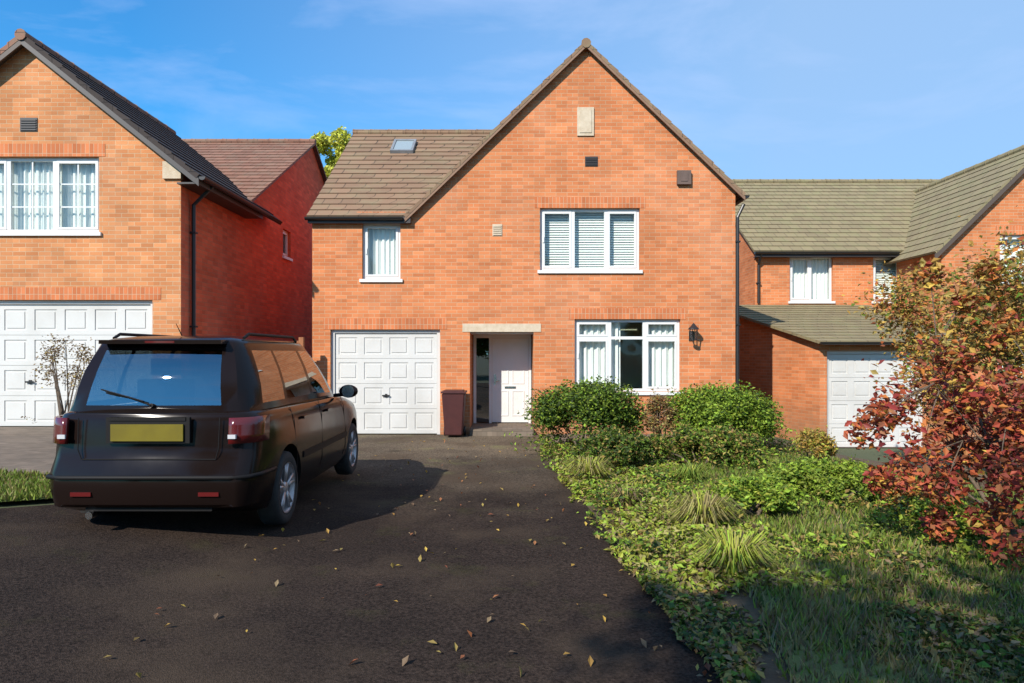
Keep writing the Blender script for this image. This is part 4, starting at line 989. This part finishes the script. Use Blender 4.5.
shrub('golden_shrub', (4.55,10.3), (0.42,0.3,0.55), 2600, ['gold','lime','olive'], [3,2,3], 'small golden yellow shrub at the right end of the shrub border', 'shrub', 0.05, 12, seed=6)
shrub('leafy_plant', (3.45,7.6), (0.85,0.6,0.42), 7000, ['bright','green','grass2'], [5,3,3], 'broad low bright green leafy clump in the middle of the lawn', 'plant', 0.05, 22, seed=7)
shrub('leafy_plant', (2.35,6.7), (0.60,0.5,0.36), 4200, ['bright','green','lime'], [5,4,1], 'low bright green leafy clump between the lawn and the yellow grasses', 'plant', 0.05, 14, seed=8)
shrub('leafy_plant', (3.9,6.2), (0.55,0.4,0.30), 3200, ['bright','grass2','gold'], [5,4,1], 'low bright green clump nearest the foot of the red acer', 'plant', 0.05, 14, seed=14)
shrub('twiggy_bush', (-7.15,10.9), (0.5,0.35,1.75), 1500, ['tan','olive'], [3,1], 'nearly bare brown bush in front of the left double garage door', 'shrub', 0.04, 14, seed=9)

# strap-leaved clumps along the drive edge
def sedge(x, y, r, h, n, mats, w, label, seed=0, group='ornamental grass clumps along the drive edge'):
    z = gz_(x,y); rnd = random.Random(seed); mb = MB()
    for i in range(n):
        a = rnd.uniform(0,2*math.pi); L_ = h*rnd.uniform(0.6,1.1); o_ = r*rnd.uniform(0.5,1.1); b0 = Vector((x+0.25*r*math.cos(a)*rnd.random(), y+0.25*r*math.sin(a)*rnd.random(), z))
        d = Vector((math.cos(a), math.sin(a), 0)); s_ = Vector((-d.y, d.x, 0))*rnd.uniform(0.004,0.008); k = rnd.choices(range(len(mats)), w)[0]
        p = [b0, b0+d*o_*0.25+Vector((0,0,L_*0.55)), b0+d*o_*0.65+Vector((0,0,L_*0.8)), b0+d*o_+Vector((0,0,L_*0.62))]
        i0 = len(mb.v)
        for q, f in zip(p, (1,1,0.7,0.1)): mb.v.append(tuple(q-s_*f)); mb.v.append(tuple(q+s_*f))
        for j in range(3): mb.f.append((i0+2*j, i0+2*j+1, i0+2*j+3, i0+2*j+2)); mb.m.append(k); mb.uv.append(None)
    o = mb.build('ornamental_grass', [LG[m_] for m_ in mats]); return tag(o, label, 'grass clump', group)
sedge(0.95,8.45,0.34,0.42,340,['lime','straw','grassdry'],[3,3,2],'arching yellow grass clump, farthest along the drive edge',1)
sedge(1.22,7.2,0.26,0.30,220,['straw','tan','grass2'],[3,3,2],'small straw brown grass clump, second farthest along the drive edge',2)
sedge(1.72,6.15,0.36,0.44,380,['straw','lime','grassdry'],[4,2,2],'pale straw yellow grass clump midway along the drive edge',3)
sedge(1.62,5.0,0.34,0.38,380,['lime','bright','straw'],[4,2,2],'lime yellow grass clump, nearest along the drive edge',4)
sedge(2.2,8.4,0.30,0.34,260,['grass2','green','lime'],[3,2,1],'fresh green grass clump in the border behind the straw ones',5)
sedge(4.9,8.3,0.3,0.34,260,['lime','gold','grass2'],[3,2,2],'yellow grass clump on the far edge of the lawn',6)

# creeping ground cover and weeds that fill the bed
def cover(name, n, mats, w, label, seed, xr, yr, size, hmax):
    r_ = np.random.default_rng(seed); x = r_.uniform(*xr, n*3); y = r_.uniform(*yr, n*3)
    ex = np.interp(y, [p[1] for p in EDGE[::-1]], [p[0] for p in EDGE[::-1]])
    nv = np.array([noise.noise(Vector((a*0.9, b*0.9, seed))) + 0.5*noise.noise(Vector((a*2.6, b*2.6, seed+4))) for a, b in zip(x, y)])
    k = (x > ex-0.10+0.16*nv) & (nv > -0.22+0.25*r_.uniform(-1,1,len(x))) & (x < xr[1]-0.4*np.abs(nv)); x, y, nv = x[k][:n], y[k][:n], nv[k][:n]
    z = np.array([ground(a,b) for a,b in zip(x,y)])+0.025+hmax*np.clip(nv+0.35,0,1)*r_.uniform(0,1,len(x))
    o = leaf_mesh(name, np.stack([x,y,z],1), size, mats, w, up=1.2); o['kind'] = 'stuff'; o['label'] = label
cover('ground_cover', 26000, ['green','deep','olive','bright'], [4,2,3,4], 'dull green ground cover filling the border beside the drive', 3, (0.4,5.2), (5.2,12.2), 0.055, 0.30)
cover('ground_cover', 15000, ['lime','straw','bright','tan'], [4,4,4,1], 'yellowish ground cover plants along the drive edge', 8, (0.6,2.3), (4.6,9.6), 0.05, 0.26)
cover('ground_cover', 22000, ['olive','deep','tan','green'], [3,3,2,2], 'dark brownish ground cover on the near part of the border', 5, (0.9,3.4), (2.2,5.4), 0.05, 0.12)
# lawn blades (one uncountable mass)
def inside(poly, x, y):
    c = np.zeros(len(x), bool); j = len(poly)-1
    for i in range(len(poly)):
        xi, yi = poly[i]; xj, yj = poly[j]
        t = ((yi > y) != (yj > y)) & (x < (xj-xi)*(y-yi)/((yj-yi) if yj != yi else 1e-9)+xi); c ^= t; j = i
    return c
def blades(name, poly, n, h, lo, hi, mats, w, off=0.05):
    x = rng.uniform(lo[0],hi[0],n*2); y = lo[1]+(hi[1]-lo[1])*rng.uniform(0,1,n*2)**1.5; k = inside(poly, x, y); x = x[k][:n]; y = y[k][:n]; m_ = len(x)
    z = np.array([ground(a,b) for a,b in zip(x,y)])+off-0.005
    tall = np.array([0.55+0.9*max(0,noise.noise(Vector((a*1.1,b*1.1,3)))+0.45) for a,b in zip(x,y)])
    H_ = h*tall*rng.uniform(0.6,1.3,m_); a = rng.uniform(0,2*np.pi,m_); wd = 0.0035+0.0011*y
    ln = rng.uniform(0.1,0.8,m_)*H_; la = rng.uniform(0,2*np.pi,m_)
    B0 = np.stack([x-np.cos(a)*wd/1, y-np.sin(a)*wd, z],1); B1 = np.stack([x+np.cos(a)*wd, y+np.sin(a)*wd, z],1)
    Tp = np.stack([x+np.cos(la)*ln, y+np.sin(la)*ln, z+H_],1)
    V = np.stack([B0,B1,Tp],1).reshape(-1,3); i = np.arange(m_)*3; F = np.stack([i,i+1,i+2],1)
    me = bpy.data.meshes.new(name); me.from_pydata(V.tolist(), [], F.tolist())
    for q in mats: me.materials.append(LG[q])
    mi = rng.choice(len(mats), size=m_, p=np.array(w)/sum(w)); near_dry = (y+0.25*x+rng.normal(0,0.7,m_) < 5.3) & (rng.uniform(0,1,m_) < 0.62)
    if 'lawn' in name: mi[near_dry] = rng.choice([2,4], size=int(near_dry.sum()))  # near blades switched to dry and tan
    me.polygons.foreach_set('material_index', mi.astype(np.int32)); me.update()
    o = bpy.data.objects.new(name, me); COL.objects.link(o); o['kind'] = 'stuff'; o['label'] = 'short green grass blades of the lawn' if 'lawn' in name else 'rough grass growing on the verge left of the car'
    return o
LAWN = [(1.3,1.0),(1.3,3.2),(1.55,4.4),(1.75,5.5),(1.9,7.2),(2.2,9.2),(3.6,10.8),(5.6,11.6),(8.9,11.4),(8.9,1.0)]
blades('lawn_grass', LAWN, 120000, 0.075, (1.2,1.2), (8.9,11.6), ['grass','grass2','grassdry','deep','tan'], [5,3,2,2,0.6])
VERGE = [(-8,5.55),(-6,5.65),(-4.65,5.85),(-4.08,6.4),(-4.25,7.0),(-4.75,7.2),(-8,7.1)]
blades('verge_grass', VERGE, 14000, 0.07, (-8,5.5), (-4.0,7.3), ['grass','grass2','grassdry'], [4,2,2])
# fallen leaves
def litter(name, n, fx, fy, mats, label):
    x = fx(n); y = fy(n); z = np.array([ground(a,b) for a,b in zip(x,y)])+0.03
    o = leaf_mesh(name, np.stack([x,y,z],1), 0.045, mats, [1]*len(mats), up=4.0); o['kind'] = 'stuff'; o['label'] = label; return o
litter('fallen_leaves', 900, lambda n: 0.95+np.abs(rng.normal(0,0.35,n)), lambda n: rng.uniform(3,11,n), ['tan','gold','rust','olive'], 'brown and yellow fallen leaves along the garden edge')
litter('fallen_leaves', 900, lambda n: rng.uniform(2.6,5.6,n), lambda n: rng.uniform(3.5,8,n), ['red','orange','gold','rust'], 'red and orange fallen leaves on the lawn under the acer')

litter('fallen_leaves', 260, lambda n: rng.uniform(-2.2,1.0,n), lambda n: rng.uniform(3,13,n)**1.0, ['tan','gold','rust','olive'], 'scattered brown fallen leaves on the dark driveway')
# autumn acer, near right: built where it stands
def autumn_tree():
    x, y = 4.15, 5.55; z = gz_(x,y)
    root = empty('acer_tree', (x,y,z), 'red-leaved autumn acer leaning over the lawn at the right edge', 'tree')
    tips = branch_tree((x,y,z-0.03), 1.75, 0.85, 5, root, 0.026, 5, 2, 0.25, multi=5)
    tp = np.array([tuple(t) for t in tips])
    def px(u, v, d): return ((u-512)/683*d, d, CAMH-(v-354)/683*d)
    reds = [px(868,430,5.4),px(895,408,5.6),px(925,440,5.3),(2.95,5.5,1.15),px(950,420,5.7),px(905,470,5.2),px(945,490,5.4),px(975,400,5.6),px(1000,390,5.2),px(1015,425,5.4),px(1000,470,5.0),px(1020,500,5.2),px(985,520,5.4),px(940,525,5.6),px(1010,545,5.0),px(880,480,5.6),px(1035,440,5.2),px(1060,480,5.3),px(970,455,5.9)]
    rr = [0.17,0.16,0.17,0.14,0.16,0.16,0.16,0.15,0.2,0.2,0.18,0.2,0.16,0.14,0.18,0.12,0.22,0.22,0.16]
    reds += [px(930,275,5.6),px(965,300,5.4),px(1005,330,5.5),px(990,270,5.8),px(955,360,5.5)]; rr += [0.13,0.12,0.15,0.12,0.14]
    P1 = clump_pts(reds, rr, 4200, 0.1)
    sel = tp[(tp[:,2] > z+0.6)]
    P2 = sel[rng.integers(0,len(sel),3200)]+rng.normal(0,0.08,(3200,3))
    PP = np.concatenate([P1,P2]); PP = PP[~((PP[:,2] > 1.5) & (PP[:,0] < 2.85+0.12*rng.normal(size=len(PP))))]; hi_ = PP[:,2]+rng.normal(0,0.22,len(PP)) > 1.62
    mi = np.where(hi_, rng.choice([0,3,4,5,2], len(PP), p=[.14,.20,.30,.26,.10]), rng.choice(5, len(PP), p=[.38,.22,.18,.14,.08]))
    leaf_mesh('crown', PP, 0.062, ['red','crimson','rust','orange','gold','olive'], [1]*6, root, aspect=0.6, mi=mi)
    # twigs that carry the leaf sprays
    for c in reds:
        mb = MB()
        q = sel[np.argmin(((sel-np.array(c))**2).sum(1))]; a = Vector(q); b = Vector(c); mb.tube([a, a.lerp(b,0.5)+Vector((0,0,0.03)), b], [0.005,0.004,0.002], 5)
        mb.build('twig', M['bark'], root)
autumn_tree()
def gold_tree():
    x, y = 6.75, 9.6; z = gz_(x,y)
    root = empty('golden_tree', (x,y,z), 'small tree with olive gold autumn leaves behind the red acer', 'tree')
    tips = branch_tree((x,y,z-0.03), 3.1, 0.8, 9, root, 0.05, 6, 2, 0.3, multi=3)
    tp = np.array([tuple(t) for t in tips]); sel = tp[tp[:,2] > z+1.0]
    P = sel[rng.integers(0,len(sel),15000)]+rng.normal(0,0.17,(15000,3))
    leaf_mesh('crown', P, 0.075, ['olive','gold','orange','rust','green'], [4,3,0.9,1.3,1], root)
gold_tree()
shrub('orange_shrub', (4.3,7.0), (0.55,0.45,0.42), 2300, ['orange','rust','gold','olive'], [2,3,2,2], 'low orange and brown shrub at the foot of the red acer', 'shrub', 0.05, 12, seed=12)
shrub('red_shrub', (7.9,8.6), (0.7,0.6,1.9), 4500, ['red','rust','orange','crimson'], [3,3,2,2], 'tall red-orange shrub at the far right edge beside the golden tree', 'shrub', 0.07, 22, seed=13)

# yellow-green tree whose top shows above the roofs
def big_tree(x, y, h, cr_, n, mats, w, name, label, seed, size=0.16, tr=0.22, flat=1.0):
    z = gz_(x,y); root = empty(name, (x,y,z), label, 'tree')
    tips = branch_tree((x,y,z-0.1), h*0.78, 0.9, seed, root, tr, 7, 2, 0.35)
    rnd = random.Random(seed); cs = []; rs = []
    for k in range(42):
        v = Vector((rnd.gauss(0,1), rnd.gauss(0,1), rnd.gauss(0,1))).normalized()*rnd.uniform(0.45,0.92)
        cs.append((x+v.x*cr_, y+v.y*cr_, z+h-cr_*flat+v.z*cr_*flat)); rs.append(cr_*rnd.uniform(0.16,0.30))
    P = clump_pts(cs, rs, n, 0.2); leaf_mesh('crown', P, size, mats, w, root)
big_tree(-6.35, 25.5, 9.75, 1.55, 30000, ['lemon','lime'], [6,2], 'yellow_tree', 'yellow-green tree top showing above the roofs left of the middle house', 21, 0.14, 0.14, 1.6)
# unseen trees added behind the viewpoint: one shades the lawn, the row fills reflections
big_tree(-2.7, -6.4, 9.4, 3.0, 7500, ['green','deep','olive'], [4,3,1], 'street_tree', 'leafy tree just behind the viewpoint, nearest of the street trees, shading the near lawn', 31, 0.24, 0.22, 0.9)
for i, (x, y, h, c) in enumerate([(-21,-24,8.5,4.2),(-12.5,-21,8.8,4.4),(-4.5,-23,8.2,4.0),(3.5,-21.5,9.0,4.5),(12,-24,8.6,4.3),(20.5,-22,8.8,4.4)]):
    big_tree(x, y, h, c, 9000, ['green','deep','olive'], [4,3,2], 'street_tree', ['dense green tree behind the viewpoint at the left end of the far row','second tree from the left in the far row behind the viewpoint','third tree from the left in the far row behind the viewpoint','fourth tree from the left in the far row behind the viewpoint','fifth tree from the left in the far row behind the viewpoint','dense green tree behind the viewpoint at the right end of the far row'][i], 40+i, 0.42, 0.3, 0.9)
